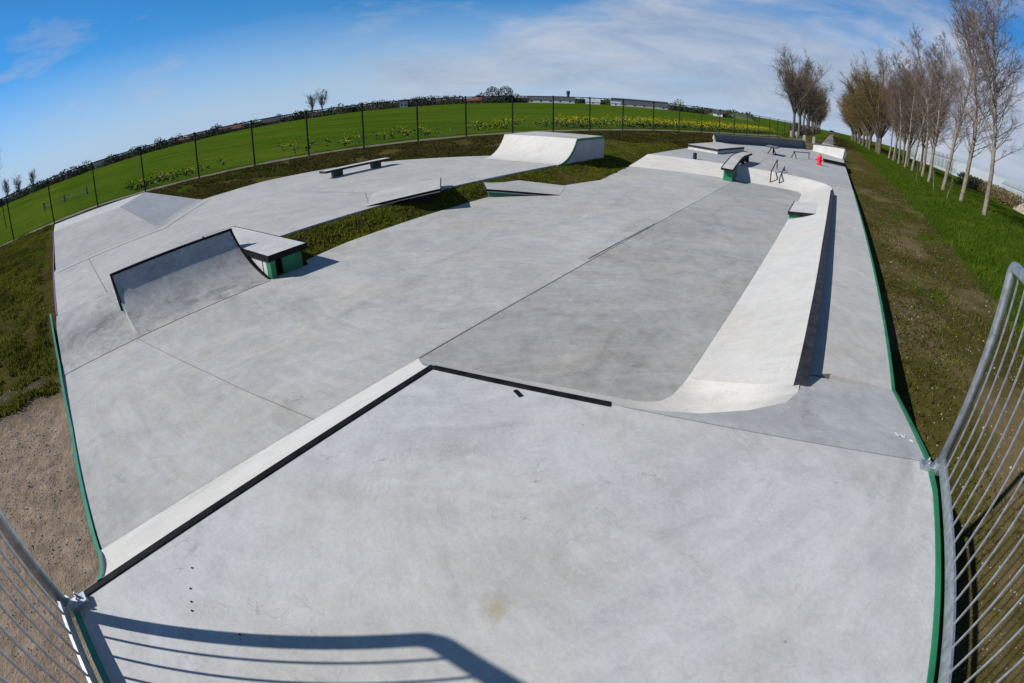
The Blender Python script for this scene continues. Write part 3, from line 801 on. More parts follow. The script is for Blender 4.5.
railing((-1.77, -.605, .84), (1.03, -.605, .84), 1, 'galvanised steel railing at lower left of the platform, seen from its shaded side', 40, .112)

# ------------------------------------------------------------------ ground
def pip(x, y, poly):
    c = False; n = len(poly); j = n - 1
    for i in range(n):
        xi, yi = poly[i]; xj, yj = poly[j]
        if (yi > y) != (yj > y) and x < (xj - xi) * (y - yi) / (yj - yi) + xi: c = not c
        j = i
    return c
def dpoly(x, y, poly):
    best = 1e9; n = len(poly)
    for i in range(n):
        ax, ay = poly[i]; bx, by = poly[(i + 1) % n]
        dx, dy = bx - ax, by - ay; L = dx * dx + dy * dy
        t = max(0, min(1, ((x - ax) * dx + (y - ay) * dy) / L)) if L else 0
        best = min(best, math.hypot(x - ax - dx * t, y - ay - dy * t))
    return best
SLABS = [(FLOOR, 0.0), (UPPER, .25), (STRIP, .40), (FAR, .42),
         ([(-1.84, -.56), (1.02, -.56), (1.02, 2.2), (.97, 2.46), (.97, 4.1), (.1, 4.1), (.1, 16), (-.9, 16), (-.9, 4), (-3.1, 3), (-3.14, -.5)], 0.0),
         ([(-8.7, -.1), (-6.6, -.3), (-6.6, 3.95), (-8.7, 3.95)], .0),
         ([(-12.7, .1), (-12.87, 3.2), (-15.4, 5.5), (-18.8, 4.3), (-19.4, .62), (-17.0, .45)], .25),
         ([(-6.9, 16.5), (-.9, 17.9), (.17, 15.9), (.3, 18.8), (-1, 18.8), (-6.48, 17.4)], 0.0),
         ([(-10.6, 13.2), (-7.85, 13.2), (-7.85, 16.4), (-10.6, 16.4)], .2)]
FENCE = [(-24.3, -6.0), (-24.3, 3.0), (-22.5, 6.0), (-20.3, 10.0), (-18.2, 14.4), (-16.3, 18.8), (-14.9, 22.8), (-13.4, 28.0), (-11.7, 34.0), (-9.4, 41.5), (-7.7, 49.5), (-6.7, 57.5), (-6.0, 66.0), (-5.6, 76.0), (-5.5, 90), (-5.5, 120)]
def fence_x(y):
    for (x0, y0), (x1, y1) in zip(FENCE[:-1], FENCE[1:]):
        if y0 <= y <= y1: return x0 + (x1 - x0) * (y - y0) / (y1 - y0)
    return FENCE[0][0] if y < FENCE[0][1] else FENCE[-1][0]
def sm(a, b, t):
    t = max(0, min(1, (t - a) / (b - a))); return t * t * (3 - 2 * t)
def base_h(x, y):
    fx = fence_x(y)
    r = math.hypot(x, y)
    n = mnoise.noise((x * .9, y * .9, 1.3)); n2 = mnoise.noise((x * 3.1, y * 3.1, 7.7))
    if x > .9:                                   # right of the walkway
        h = .10 + .22 * sm(1.0, 5.5, x) - .90 * sm(6.0, 2.4, y) * sm(6.0, 1.8, x) - .05 * sm(9.2, 11, x)
        h += (n * .045 + n2 * .02) * sm(1.0, 2.0, x)
        if y > 38: h = .30 + (n * .03)
    elif y > 41 or (x < fx + .5):
        h = .38 + n * .03 * (1 if x > fx - 4 else .3)
    elif y < .2 + max(0, (-12 - x)) * .06 and x < 1:   # left of the park
        h = -.06 + .46 * sm(-6.0, -21.0, x) + (n * .13 + n2 * .07) * sm(-5, -8, x) + .01 * n2 + .05 * sm(-.4, -3.0, y)
        h += .05 * mnoise.noise((x * 1.7, y * 1.7, 3.3)) * sm(-7, -9, x)
    elif x < -7 or y > 12.5:                      # terrace surroundings and bank under the fence
        d = x - fx
        h = .21 + .20 * sm(4.2, 2.2, d) + (n * .10 + n2 * .06) * sm(.8, 2.0, d)
        if x > -8.25 and y < 13: h = .25 * sm(-7.15, -7.95, x) - .04 + n2 * .012
        elif x > -8.25: h = .02 + .20 * sm(-6.9, -7.8, x) + .2 * sm(17, 23, y) + n2 * .015
    else:
        h = -.2
    # the fields fall away very gently
    if r > 45: h -= (min(r, 420) - 45) * .0072 * sm(45, 80, r) * sm(8.0, -8.0, x - (0 if y > 0 else 20)) if x < fx - 6 or y < 0 else 0
    return h

def axis(lo, hi, step, far_lo, far_hi, g=1.13):
    a = list(np.arange(lo, hi + 1e-6, step))
    s = step; x = hi
    while x < far_hi: s *= g; x += s; a.append(x)
    s = step; x = lo; pre = []
    while x > far_lo: s *= g; x -= s; pre.append(x)
    return pre[::-1] + a
XS = axis(-26, 13, .2, -2600, 2600, 1.14)
YS = axis(-3.6, 20, .2, -600, 3000, 1.085)
V = []; moss = []; gr = []; fl = []; dk = []
for y in YS:
    for x in XS:
        h = base_h(x, y)
        if -20 < x < 2 and -2 < y < 43:
            for poly, zt in SLABS:
                if pip(x, y, poly):
                    d = dpoly(x, y, poly)
                    h = min(h, zt - .05)
                    if d > .22: h = min(h, zt - .45)
        V.append((x, y, h))
        fx = fence_x(y); d = x - fx
        # zones
        if x > .9 and y > -1:
            m_ = .60 + .5 * mnoise.noise((x * .7, y * .5, 2)) + .12 * sm(10, 25, y); g_ = 1.0 * sm(3.55, 4.25, x + .35 * mnoise.noise((x * .7, y * .5, 4)))
            if x > 4: m_ = 1
            g_ = max(g_, sm(.10, .50, mnoise.noise((x * .8, y * .5, 9))) * .62 * sm(1.4, 2.0, x))
            f_ = sm(16, 26, x) * .6
        elif y < .2 and x > -25 and x < 1:
            m_ = sm(-5.6, -7.2, x + .8 * mnoise.noise((x * .8, y * .8, 5))) * .8; g_ = m_ * (.42 + .5 * mnoise.noise((x * .35, y * .35, 6))) + .3 * sm(-12, -18, x); f_ = 0
        elif d < -2.3 or y > 110:
            m_ = 1; g_ = 1; f_ = 1.0
        else:
            m_ = .62 + .3 * mnoise.noise((x * .6, y * .6, 5)); g_ = .42 + .5 * mnoise.noise((x * .5, y * .5, 8)); f_ = 0
            if -8.2 < x < -6 and 3.5 < y < 25: m_ = .85; g_ = .48 + .35 * mnoise.noise((x * 1.1, y * 1.1, 8))
            if d < .3: g_ = .8; m_ = 1
        moss.append(m_); gr.append(g_); fl.append(f_)
        dk.append((sm(-5.8, -7.4, x + .5 * mnoise.noise((x, y, 2))) if x < -5 and d > .2 else (.85 if x > .9 else 0)) * (.95 if f_ < .7 else 0))
nx = len(XS)
Fc = [(j * nx + i, j * nx + i + 1, (j + 1) * nx + i + 1, (j + 1) * nx + i) for j in range(len(YS) - 1) for i in range(nx - 1)]
me = bpy.data.meshes.new('ground'); me.from_pydata(V, [], Fc)
for nm, arr in (('moss', moss), ('grass', gr), ('field', fl), ('dark', dk)):
    at = me.attributes.new(nm, 'FLOAT', 'POINT'); at.data.foreach_set('value', [max(0, min(1, a)) for a in arr])
me.materials.append(MATS['ground']); me.polygons.foreach_set('use_smooth', [True] * len(Fc)); me.update()
g = bpy.data.objects.new('ground', me); COL.objects.link(g); tag(g, 'brown dirt and green fields stretching to the horizon round the skatepark', 'ground', kind='structure')
Vn = np.array(V).reshape(len(YS), nx, 3)
XSa = np.array(XS); YSa = np.array(YS)
def gz(x, y):
    i = int(np.clip(np.searchsorted(XSa, x) - 1, 0, nx - 2)); j = int(np.clip(np.searchsorted(YSa, y) - 1, 0, len(YS) - 2))
    u = (x - XSa[i]) / (XSa[i + 1] - XSa[i]); v = (y - YSa[j]) / (YSa[j + 1] - YSa[j])
    q = Vn[j:j + 2, i:i + 2, 2]
    return float(q[0, 0] * (1 - u) * (1 - v) + q[0, 1] * u * (1 - v) + q[1, 0] * (1 - u) * v + q[1, 1] * u * v)

# path just beyond the fence, and the avenue road
b = MB(); rows = []
ys = list(np.arange(-6, 64, .5))
for y in ys:
    fx = fence_x(y); w = 1.05
    rows.append([(fx + .12 - w * t, y, gz(fx + .12 - w * t, y) + .035) for t in (0, .25, .5, .75, 1)])
b.grid(rows); o = b.build('path', 'path_gravel', fix=False); tag(o, 'pale gravel path running behind the black fence', 'path', kind='structure')
b = MB(); rows = []
for y in list(np.arange(58, 120, 2.0)) + list(np.arange(120, 900, 20.0)):
    rows.append([(x, y, gz(x, y) + .05) for x in (-1.3, -.9, -.5, -.1, .3)])
b.grid(rows); o = b.build('road', 'asphalt', fix=False); tag(o, 'grey avenue road leading away between the two tree rows', 'road', kind='structure')

# ------------------------------------------------------------------ fence
fe = thing('fence', (-18, 15, .4), 'tall black wire fence with slim posts running behind the skatepark', 'fence')
posts = []
def walk(poly, step, start=0.0):
    out = []; s = start; acc = 0
    for (x0, y0), (x1, y1) in zip(poly[:-1], poly[1:]):
        L = math.hypot(x1 - x0, y1 - y0)
        while s <= acc + L:
            t = (s - acc) / L; out.append((x0 + (x1 - x0) * t, y0 + (y1 - y0) * t)); s += step
        acc += L
    return out
posts = [(-24.3, -6.0), (-24.3, -3.6), (-24.3, -1.44), (-24.3, .76), (-24.25, 3.08), (-22.95, 5.3), (-21.64, 7.6), (-20.4, 9.86), (-19.33, 12.05), (-18.24, 14.31), (-17.21, 16.69),
         (-16.26, 19.0), (-15.34, 21.54), (-14.52, 24.15), (-13.72, 26.9), (-12.89, 29.81), (-12.01, 32.92), (-11.11, 35.92), (-10.2, 38.9), (-9.39, 41.6), (-8.72, 44.6), (-8.1, 47.7),
         (-7.5, 51.2), (-6.94, 55.4), (-6.5, 59.6), (-6.1, 64.0), (-5.8, 68.5), (-5.7, 73.0), (-5.6, 77.5)]
FH = 2.02
pm = MB(); pm.box(-.03, .03, -.03, .03, -.3, FH); pmesh = pm.mesh('post', 'fence_green')
cm_ = MB(); cm_.box(-.036, .036, -.036, .036, FH + .001, FH + .022); capmesh = cm_.mesh('post_cap', 'fence_green')
zs = [.40 for p in posts]
for (x, y), z in zip(posts, zs):
    o = bpy.data.objects.new('post', pmesh); COL.objects.link(o); o.parent = fe; o.location = Vector((x, y, z)) - fe.location
    c_ = bpy.data.objects.new('post_cap', capmesh); COL.objects.link(c_); c_.parent = o
b = MB(); w = MB()
for i in range(len(posts) - 1):
    a = Vector((*posts[i], zs[i])); c = Vector((*posts[i + 1], zs[i + 1]))
    b.bar(a + Vector((0, 0, FH - .03)), c + Vector((0, 0, FH - .03)), .042, .042)
    for hgt in (.08, .7, 1.35):
        w.bar(a + Vector((0, 0, hgt)), c + Vector((0, 0, hgt)), .006, .006)
    if i < 26:
        n = 24; L = (c - a).length
        for k in range(1, n):
            p = a.lerp(c, k / n); w.add([p + Vector((-.0015, .0, .06)), p + Vector((.0015, .0008, .06)), p + Vector((.0015, .0008, FH - .05)), p + Vector((-.0015, 0, FH - .05))], [(0, 1, 2, 3)])
        for k in range(1, 10):
            hh = .08 + k * .19
            p = a + Vector((0, 0, hh)); q_ = c + Vector((0, 0, hh)); w.add([p, q_, q_ + Vector((0, 0, .0025)), p + Vector((0, 0, .0025))], [(0, 1, 2, 3)])
b.build('top_rail', 'fence_green', fe); w.build('wire_mesh', 'fence_green', fe, fix=False)

f2 = thing('fence', (-38.4, -2.7, .3), 'separate black fence end beyond the path at the far left edge', 'fence')
for (x, y) in ((-38.4, -2.7), (-40.2, -5.2), (-42, -7.7)):
    o = bpy.data.objects.new('post', pmesh); COL.objects.link(o); o.parent = f2; o.location = (x + 38.4, y + 2.7, .1)
b = MB(); b.bar((-38.4, -2.7, 2.38), (-42, -7.7, 2.38), .04, .04); b.bar((-38.4, -2.7, 1.4), (-42, -7.7, 1.4), .012, .012); b.build('top_rail', 'fence_green', f2)

# white wooden rail fence in the field, with dark posts
wf = thing('paddock_fence', (-42, 2.4, .3), 'short wooden paddock fence with two pale rails in the field at far left', 'fence')
pp = [(-39.6, .65), (-39.3, 2.4), (-38.5, 4.2)]
for (x, y) in pp:
    b = MB(); b.box(x - .08, x + .08, y - .08, y + .08, 0, .9); b.build('post', 'weathered_wood', wf)
for z in (.5, .78):
    b = MB()
    for p, q_ in zip(pp[:-1], pp[1:]): b.bar((*p, z), (*q_, z), .03, .05)
    b.build('rail', 'white_rail', wf)

# ------------------------------------------------------------------ trees
def branch(mb, p, d, length, r0, r1, n, seg, curve_up, wob, rnd):
    pts = [Vector(p)]; dd = Vector(d).normalized(); out = []
    for i in range(seg):
        dd = (dd + Vector((rnd.gauss(0, wob), rnd.gauss(0, wob), rnd.gauss(0, wob) + curve_up))).normalized()
        pts.append(pts[-1] + dd * (length / seg)); out.append(dd.copy())
    mb.tube(pts, [r0 + (r1 - r0) * i / seg for i in range(seg + 1)], n, cap=False)
    return pts, out

def poplar(seed, H, lean=0.0, low=.22, dens=1.0, spread=1.0, fork=False):
    rnd = random.Random(seed); tr = MB(); cr = MB()
    tp, td = branch(tr, (0, 0, -.15), (lean, 0, 1), H, .145 * H / 12, .010, 8, 16, .02, .035, rnd)
    stems = [(tp, td, low, 1.0)]
    if fork:
        i = 6
        sp, sd = branch(tr, tp[i], (rnd.choice((-1, 1)) * .35, .2, 1), H * .55, .055, .006, 6, 10, .06, .05, rnd)
        stems.append((sp, sd, .15, .7))
    for sp, sd, lo, fac in stems:
        nb = int((70 if fac == 1 else 34) * dens)
        for k in range(nb):
            t = lo + (1 - lo) * (k + rnd.random()) / nb
            f = t * (len(sp) - 1); i = min(int(f), len(sp) - 2)
            p = sp[i].lerp(sp[i + 1], f - i)
            az = rnd.random() * 2 * math.pi; el = R(rnd.uniform(28, 55))
            L = H * .36 * fac * spread * (1.05 - t) ** .6 * rnd.uniform(.6, 1.15) * (.65 + .35 * min(1, (t - lo) * 5))
            d = Vector((math.cos(az) * math.cos(el), math.sin(az) * math.cos(el), math.sin(el)))
            bp, bd = branch(tr, p, d, L, .036 * (1.1 - t) * H / 12 + .005, .004, 4, 6, .05, .10, rnd)
            for m in range(rnd.randint(9, 13)):
                u = rnd.uniform(.2, 1); f2_ = u * 6; i2 = min(int(f2_), 5); q = bp[i2].lerp(bp[i2 + 1], f2_ - i2)
                d2 = (bd[i2] + Vector((rnd.gauss(0, .6), rnd.gauss(0, .6), rnd.gauss(.2, .4)))).normalized()
                L2 = L * rnd.uniform(.14, .36)
                cp, cd = branch(cr, q, d2, L2, .0075, .0035, 3, 3, .03, .14, rnd)
                for w_ in range(rnd.randint(4, 6)):
                    u2 = rnd.uniform(.2, 1) * 3; i3 = min(int(u2), 2); q2 = cp[i3].lerp(cp[i3 + 1], u2 - i3)
                    d3 = (cd[i3] + Vector((rnd.gauss(0, .6), rnd.gauss(0, .6), rnd.gauss(.1, .45)))).normalized()
                    branch(cr, q2, d3, L2 * rnd.uniform(.3, .7),   .0052, .003, 3, 2, .02, .15, rnd)
    return tr, cr

def vase(seed, H, trunk_h, spread, r, nlimb, twigs, droop=.0, tw_r=.012):
    rnd = random.Random(seed); tr = MB(); cr = MB()
    tp, td = branch(tr, (0, 0, -.2), (0, 0, 1), trunk_h + .2, r, r * .75, 9, 6, .02, .03, rnd)
    top = tp[-1]
    for k in range(nlimb):
        az = 2 * math.pi * (k + rnd.random() * .7) / nlimb; el = R(rnd.uniform(48, 80))
        d = Vector((math.cos(az) * math.cos(el), math.sin(az) * math.cos(el), math.sin(el)))
        L = (H - trunk_h) * rnd.uniform(.72, 1.0)
        base = tp[-1 - rnd.randint(0, 1)]
        lp, ld = branch(tr, base, d * Vector((spread, spread, 1)), L, r * .42, .02, 6, 9, .035, .07, rnd)
        for m in range(11):
            u = rnd.uniform(.15, 1) * 9; i = min(int(u), 8); q = lp[i].lerp(lp[i + 1], u - i)
            d2 = (ld[i] + Vector((rnd.gauss(0, .55), rnd.gauss(0, .55), rnd.gauss(.1, .3)))).normalized()
            L2 = L * rnd.uniform(.16, .36) * (1.2 - u / 14)
            bp, bd = branch(tr, q, d2, L2, r * .10, .01, 4, 5, .04, .11, rnd)
            for w_ in range(twigs):
                u2 = rnd.uniform(.1, 1) * 5; i2 = min(int(u2), 4); q2 = bp[i2].lerp(bp[i2 + 1], u2 - i2)
                d3 = (bd[i2] + Vector((rnd.gauss(0, .65), rnd.gauss(0, .65), rnd.gauss(.05, .45)))).normalized()
                cp, cd = branch(cr, q2, d3, L2 * rnd.uniform(.35, .75), tw_r, tw_r * .4, 3, 3, .04 - droop, .16, rnd)
                for z_ in range(2):
                    d4 = (cd[1] + Vector((rnd.gauss(0, .7), rnd.gauss(0, .7), rnd.gauss(0, .5)))).normalized()
                    branch(cr, cp[rnd.randint(1, 2)], d4, L2 * rnd.uniform(.2, .4), tw_r * .7, tw_r * .3, 3, 2, .02 - droop, .15, rnd)
    return tr, cr

def make_kind(builders, tm, cm):
    out = []
    for tr, cr in builders:
        out.append((tr.mesh('trunk', tm, True), cr.mesh('crown', cm, False)))
    return out
def plant(name, kind, x, y, z, rot, s, label, cat, group=None, lean=0.0):
    t = thing(name, (x, y, z), label, cat, group)
    t.rotation_mode = 'ZYX'; t.rotation_euler = (0, lean, rot); t.scale = (s[0], s[0], s[1]) if isinstance(s, tuple) else (s, s, s)
    for nm, me_ in zip(('trunk', 'crown'), kind):
        o = bpy.data.objects.new(nm, me_); COL.objects.link(o); o.parent = t
    return t

POP = make_kind([poplar(11, 12.8, .02, .22, 1.15, 1.1, True), poplar(12, 13.2, -.01, .2, 1.3, 1.0), poplar(13, 13.0, .015, .2, 1.25, 1.0), poplar(14, 12.0, 0, .24, 1.0, .85)], 'birch_bark', 'birch_twig')
pop_pos = [(9.84, 29.05, 0, 1.10, 'nearest to the railing, with a forked trunk'), (9.3, 33.1, 1, 1.10, 'second from the railing'), (9.15, 38.5, 2, 1.12, 'third from the railing'), (9.0, 44.0, 3, 1.08, 'slim one, fourth from the railing'),
           (9.6, 50.5, 1, 1.08, 'fifth from the railing'), (9.6, 57.5, 2, 1.1, 'sixth from the railing'), (9.7, 64, 3, 1.15, 'seventh from the railing'), (9.7, 70.5, 1, 1.15, 'eighth from the railing'), (9.7, 77, 2, 1.15, 'ninth from the railing'), (9.8, 84, 3, 1.2, 'last before the brown willows')]
for i, (x, y, k, s, wh) in enumerate(pop_pos):
    plant('poplar_tree', POP[k], x, y, gz(x, y), i * 1.9 + .4, s, 'bare young poplar on the right verge, ' + wh, 'tree', 'young poplars on the right grass verge', .06)
# thin stakes and saplings between them
SAP = make_kind([poplar(31, 3.2, .05, .4, .35, .6)], 'birch_bark', 'birch_twig')
for i, (x, y, wh) in enumerate([(7.6, 30.5, 'nearer of two in front of the poplars'), (7.3, 33.5, 'farther of two in front of the poplars'), (7.4, 41.5, 'standing alone before the fourth poplar')]):
    plant('sapling', SAP[0], x, y, gz(x, y), i * 2.1, (.6, .5 + .1 * i), 'thin bare sapling on the right verge, ' + wh, 'sapling', 'thin saplings on the right verge')

WIL = make_kind([vase(21, 18.5, 3.6, 1.05, .42, 15, 14, .05, .022), vase(22, 19, 3.2, 1.0, .40, 15, 14, .04, .022), vase(23, 17.5, 4.0, 1.0, .40, 14, 14, .06, .022)], 'willow_bark', 'willow_twig')
PLB = make_kind([vase(26, 16.5, 4.2, .5, .24, 12, 13, .0, .017)], 'willow_bark', 'brown_twig')
num = ['first', 'second', 'third', 'fourth', 'fifth', 'sixth', 'seventh', 'eighth', 'ninth', 'tenth', 'eleventh', 'twelfth', 'thirteenth', 'fourteenth', 'fifteenth', 'sixteenth', 'seventeenth', 'eighteenth', 'nineteenth', 'twentieth']
for i in range(16):
    y = 97 + i * 9.5; x = 9.3 + .5 * math.sin(i * 2.3)
    plant('willow_tree', WIL[i % 3], x, y, gz(x, y), i * 1.3, .95 + .08 * math.sin(i * 1.7), f'bushy olive brown bare willow right of the avenue, {num[i]} of its row', 'tree', 'brown willows right of the avenue')
for i, (x, y) in enumerate([(11.5, 73), (11.9, 81), (11.6, 89), (12.2, 66), (12.6, 60.5)]):
    plant('brown_tree', PLB[0], x, y, gz(x, y), i * 2.2, (.78, .70 + .03 * i), 'slender reddish brown bare tree behind the pale poplars, ' + ['third', 'second', 'first', 'fourth', 'fifth'][i] + ' from the willows', 'tree', 'reddish brown trees behind the poplars')
LFT = make_kind([vase(41, 12.4, 3.6, .95, .22, 13, 12, .0, .012), vase(42, 12.6, 3.4, .8, .22, 13, 12, 0, .012), vase(43, 12.0, 3.8, .9, .20, 12, 12, 0, .012)], 'grey_bark', 'grey_twig')
for i in range(18):
    y = 71 + i * 8.2; x = -5.5 + .25 * math.sin(i * 1.9)
    plant('roadside_tree', LFT[i % 3], x, y, gz(x, y), i * 2.4, 1.0 + .05 * math.sin(i * 2.9), f'bare grey brown vase shaped tree left of the avenue, {num[i]} of its row', 'tree', 'bare trees left of the avenue')

# far single trees and clumps
def ang(az, dist): return (dist * math.sin(R(az)), dist * math.cos(R(az)))
TALL = make_kind([vase(51, 17, 5, .42, .34, 9, 9, 0, .035), vase(52, 17, 5, .5, .34, 9, 9, 0, .035)], 'grey_bark', 'grey_twig')
for i, (az, dist, s, lab) in enumerate([(-57.35, 318, .95, 'tall bare tree on the field horizon, left one of a close pair'), (-56.25, 320, 1.0, 'tall bare tree on the field horizon, right one of a close pair'),
                                   (-90.0, 250, .66, 'bare upright tree over the far left hedge, rightmost of three'), (-91.75, 245, .62, 'bare upright tree over the far left hedge, middle of three'), (-93.2, 235, .68, 'bare upright tree over the far left hedge, leftmost of three'),
                                   (-95.2, 130, .78, 'big bare tree crown cut by the left picture edge')]):
    x, y = ang(az, dist); plant('bare_tree', TALL[i % 2], x, y, gz(x, y) - .1, i * 1.4, s, lab, 'tree', 'bare trees on the left horizon')

def leaf_clump(mb, c, rx, ry, rz, n, size, rnd):
    for _ in range(n):
        while True:
            u = Vector((rnd.uniform(-1, 1), rnd.uniform(-1, 1), rnd.uniform(-1, 1)))
            if u.length < 1: break
        u = u.normalized() * (u.length ** .6)
        p = Vector(c) + Vector((u.x * rx, u.y * ry, u.z * rz))
        a = Vector((rnd.gauss(0, 1), rnd.gauss(0, 1), rnd.gauss(0, 1))).normalized() * size * rnd.uniform(.5, 1.3)
        q = Vector((rnd.gauss(0, 1), rnd.gauss(0, 1), rnd.gauss(0, 1))).normalized() * size * rnd.uniform(.4, 1)
        mb.add([p - a, p + q, p + a, p - q * .7], [(0, 1, 2, 3)])
rnd = random.Random(99)
wood = MB()
az = -97
while az < -9.5:
    dist = rnd.uniform(335, 430)
    dens = 1.0
    if -34 < az < -18: h = rnd.uniform(3.5, 6.5); dist = rnd.uniform(440, 480)
    elif -55 < az < -42: h = rnd.uniform(5.0, 8.5)
    elif -66 < az < -57: h = rnd.uniform(4.0, 8.0)
    elif az < -84: h = rnd.uniform(4.5, 8.5)
    else: h = rnd.uniform(3.5, 7.5) if rnd.random() < .8 else rnd.uniform(8, 10.5)
    x, y = ang(az, dist); z = gz(x, y)
    wood.cur = rnd.choice((0, 0, 1, 2, 2, 2))
    wd = rnd.uniform(2.5, 6)
    leaf_clump(wood, (x, y, z + h * .42), wd, wd, h * .5, int(230 * wd / 4), .62, rnd)
    for _q in range(2): leaf_clump(wood, (x + rnd.uniform(-4, 4), y + rnd.uniform(-4, 4), z + h * .25), wd * 1.3, wd, h * .30, 120, .6, rnd)
    az += rnd.uniform(.22, .6)
o = wood.build('distant_woodland', ['evergreen_leaf', 'bud_green_leaf', 'bare_wood_leaf'], fix=False); tag(o, 'dark line of hedges and woods along the field horizon', 'woodland', kind='stuff')
for i, (az, dist, h, wd, lab) in enumerate([(-37.6, 360, 12, 5, 'round dark brown tree clump standing over the horizon behind the fence middle, left'), (-36.2, 362, 12.5, 5.5, 'round dark brown tree standing over the horizon behind the fence middle, right')]):
    x, y = ang(az, dist); z = gz(x, y)
    t = thing('round_tree', (x, y, z), lab, 'tree', 'round trees on the horizon')
    b = MB(); b.tube([(x, y, z - .3), (x, y, z + h * .6)], [.5, .25], 6); b.build('trunk', 'grey_bark', t)
    b = MB(); leaf_clump(b, (x, y, z + h * .58), wd, wd, h * .42, 900, .5, rnd); b.build('crown', 'bare_wood_leaf', t, fix=False)

# ------------------------------------------------------------------ far buildings
def gable(name, az, dist, w, d, hw, hr, wall, roof, label, cat, yaw=None, windows=0, zoff=0):
    x, y = ang(az, dist); z = gz(x, y) + zoff
    yaw = -R(az) if yaw is None else yaw
    t = thing(name, (x, y, z), label, cat); t.rotation_euler = (0, 0, yaw)
    def put(mb, nm, m):
        me_ = mb.mesh(nm, m); o = bpy.data.objects.new(nm, me_); COL.objects.link(o); o.parent = t; return o
    b = MB(); b.box(-w / 2, w / 2, -d / 2, d / 2, -1, hw); put(b, 'wall', wall)
    b = MB(); e = .3
    b.prof_x([(-d / 2 - e, hw), (d / 2 + e, hw), (0, hw + hr)], -w / 2 - e, w / 2 + e); put(b, 'roof', roof)
    for k in range(windows):
        xx = -w / 2 + w * (k + .5) / windows
        b = MB(); b.box(xx - .6, xx + .6, -d / 2 - .06, -d / 2 - .004, hw * .35, hw * .8); put(b, 'window', 'dark_glass')
    return t
gable('farmhouse', -47.3, 345, 5, 6, 3.2, 2.4, 'white_wall', 'slate_roof', 'small white farmhouse with dark roof at the wood edge on the horizon', 'house', None, 2)
gable('barn', -31.3, 380, 34, 14, 2.4, 2.6, 'white_wall', 'slate_roof', 'long barn with dark roof and white wall on the horizon, left of the white shed', 'barn', None, 5)
gable('shed', -26.7, 400, 11, 9, 1.8, 2.6, 'white_wall', 'glass_roof', 'small pale shed between the two long dark roofed barns', 'shed', None, 1)
gable('barn', -21.6, 390, 42, 18, 1.8, 4.2, 'grey_wall', 'slate_roof', 'longest dark roofed barn on the horizon, right of the white shed', 'barn', None, 6)
gable('shed', -24.2, 372, 7, 7, 1.8, 1.4, 'white_wall', 'glass_roof', 'low white shed in front of the longest barn', 'shed', None, 1)
gable('farm_building', -71.5, 352, 16, 8, 2.2, 1.6, 'grey_wall', 'tile_roof', 'low grey farm building at the left field edge', 'farm building', None, 3)
gable('farm_building', -66.5, 356, 14, 8, 2.0, 2.8, 'brick_wall', 'tile_roof', 'low red brick farmhouse in the left treeline', 'farm building', None, 3)
gable('farm_building', -62.0, 350, 12, 8, 2.0, 3.0, 'brick_wall', 'slate_roof', 'brick farm building with dark roof left of the pair of bare trees', 'farm building', None, 3)
gable('farm_building', -81.5, 350, 12, 8, 2.0, 2.5, 'grey_wall', 'slate_roof', 'grey farm building in the far left hedge line', 'farm building', None, 2)
gable('farm_building', -39.6, 350, 9, 7, 2.2, 2.0, 'brick_wall', 'tile_roof', 'small brick farm building just left of the round brown trees', 'farm building', None, 2)
gable('shed', -12.95, 330, 6, 6, 1.8, 1.5, 'white_wall', 'slate_roof', 'small white shed before the grassy mound', 'shed', None, 1)
# water tower stub behind the barns
x, y = ang(-29.4, 470); z = gz(x, y)
b = MB(); b.lathe([(1.2, 0), (1.2, 7.5), (1.7, 8.0), (1.7, 10.5), (1.0, 11.2)], 12, (x, y, z)); o = b.build('silo', 'slate_roof'); tag(o, 'dark slim silo rising above the left long barn', 'silo')
# mound
b = MB(); rows = []
for i in range(13):
    r_ = []
    for j in range(25):
        u = j / 24 * 2 - 1; v = i / 12 * 2 - 1
        cx, cy = ang(-11.4, 350); hh = 5.2 * max(0, 1 - abs(u) ** 3.2) * max(0, 1 - v * v) + .4 * mnoise.noise((u * 5, v * 5, 0))
        dx = u * 17; dy = v * 14
        aa = R(11.4); r_.append((cx + dx * math.cos(aa) - dy * math.sin(aa), cy + dx * math.sin(aa) + dy * math.cos(aa), gz(cx, cy) - .6 + hh))
    rows.append(r_)
b.grid(rows); o = b.build('mound', 'bud_green_leaf', smooth=True, fix=False); tag(o, 'low green grassy mound on the horizon right of the barns', 'mound', kind='structure')

# greenhouses on the right, behind the poplars
def greenhouse(x0, x1, y0, y1, hw, hr, spans, label, zb):
    t = thing('greenhouse', ((x0 + x1) / 2, (y0 + y1) / 2, zb), label, 'greenhouse')
    b = MB(); b.box(x0, x1, y0, y1, zb - 1, zb + hw); b.build('wall', 'pale_wall', t)
    for k in range(spans):
        ya = y0 + (y1 - y0) * k / spans; yb = y0 + (y1 - y0) * (k + 1) / spans
        b = MB(); b.prof_x([(ya, zb + hw), (yb, zb + hw), ((ya + yb) / 2, zb + hw + hr)], x0 - .1, x1 + .1); b.build('roof', 'glass_roof', t)
        b = MB(); b.box(x0 - .06, x0 - .003, ya + .4, yb - .4, zb + .9, zb + hw - .35); b.build('window', 'glass_roof', t)
greenhouse(30, 90, 118, 158, 3.4, 1.1, 8, 'long white greenhouse with glazed roof behind the poplars', .2)
greenhouse(27, 33, 160, 176, 4.6, .9, 2, 'taller white block at the far end of the greenhouse', .2)
greenhouse(40, 80, 66, 108, 3.1, .8, 9, 'low nearer greenhouse behind the brown hedge at right', -.5)

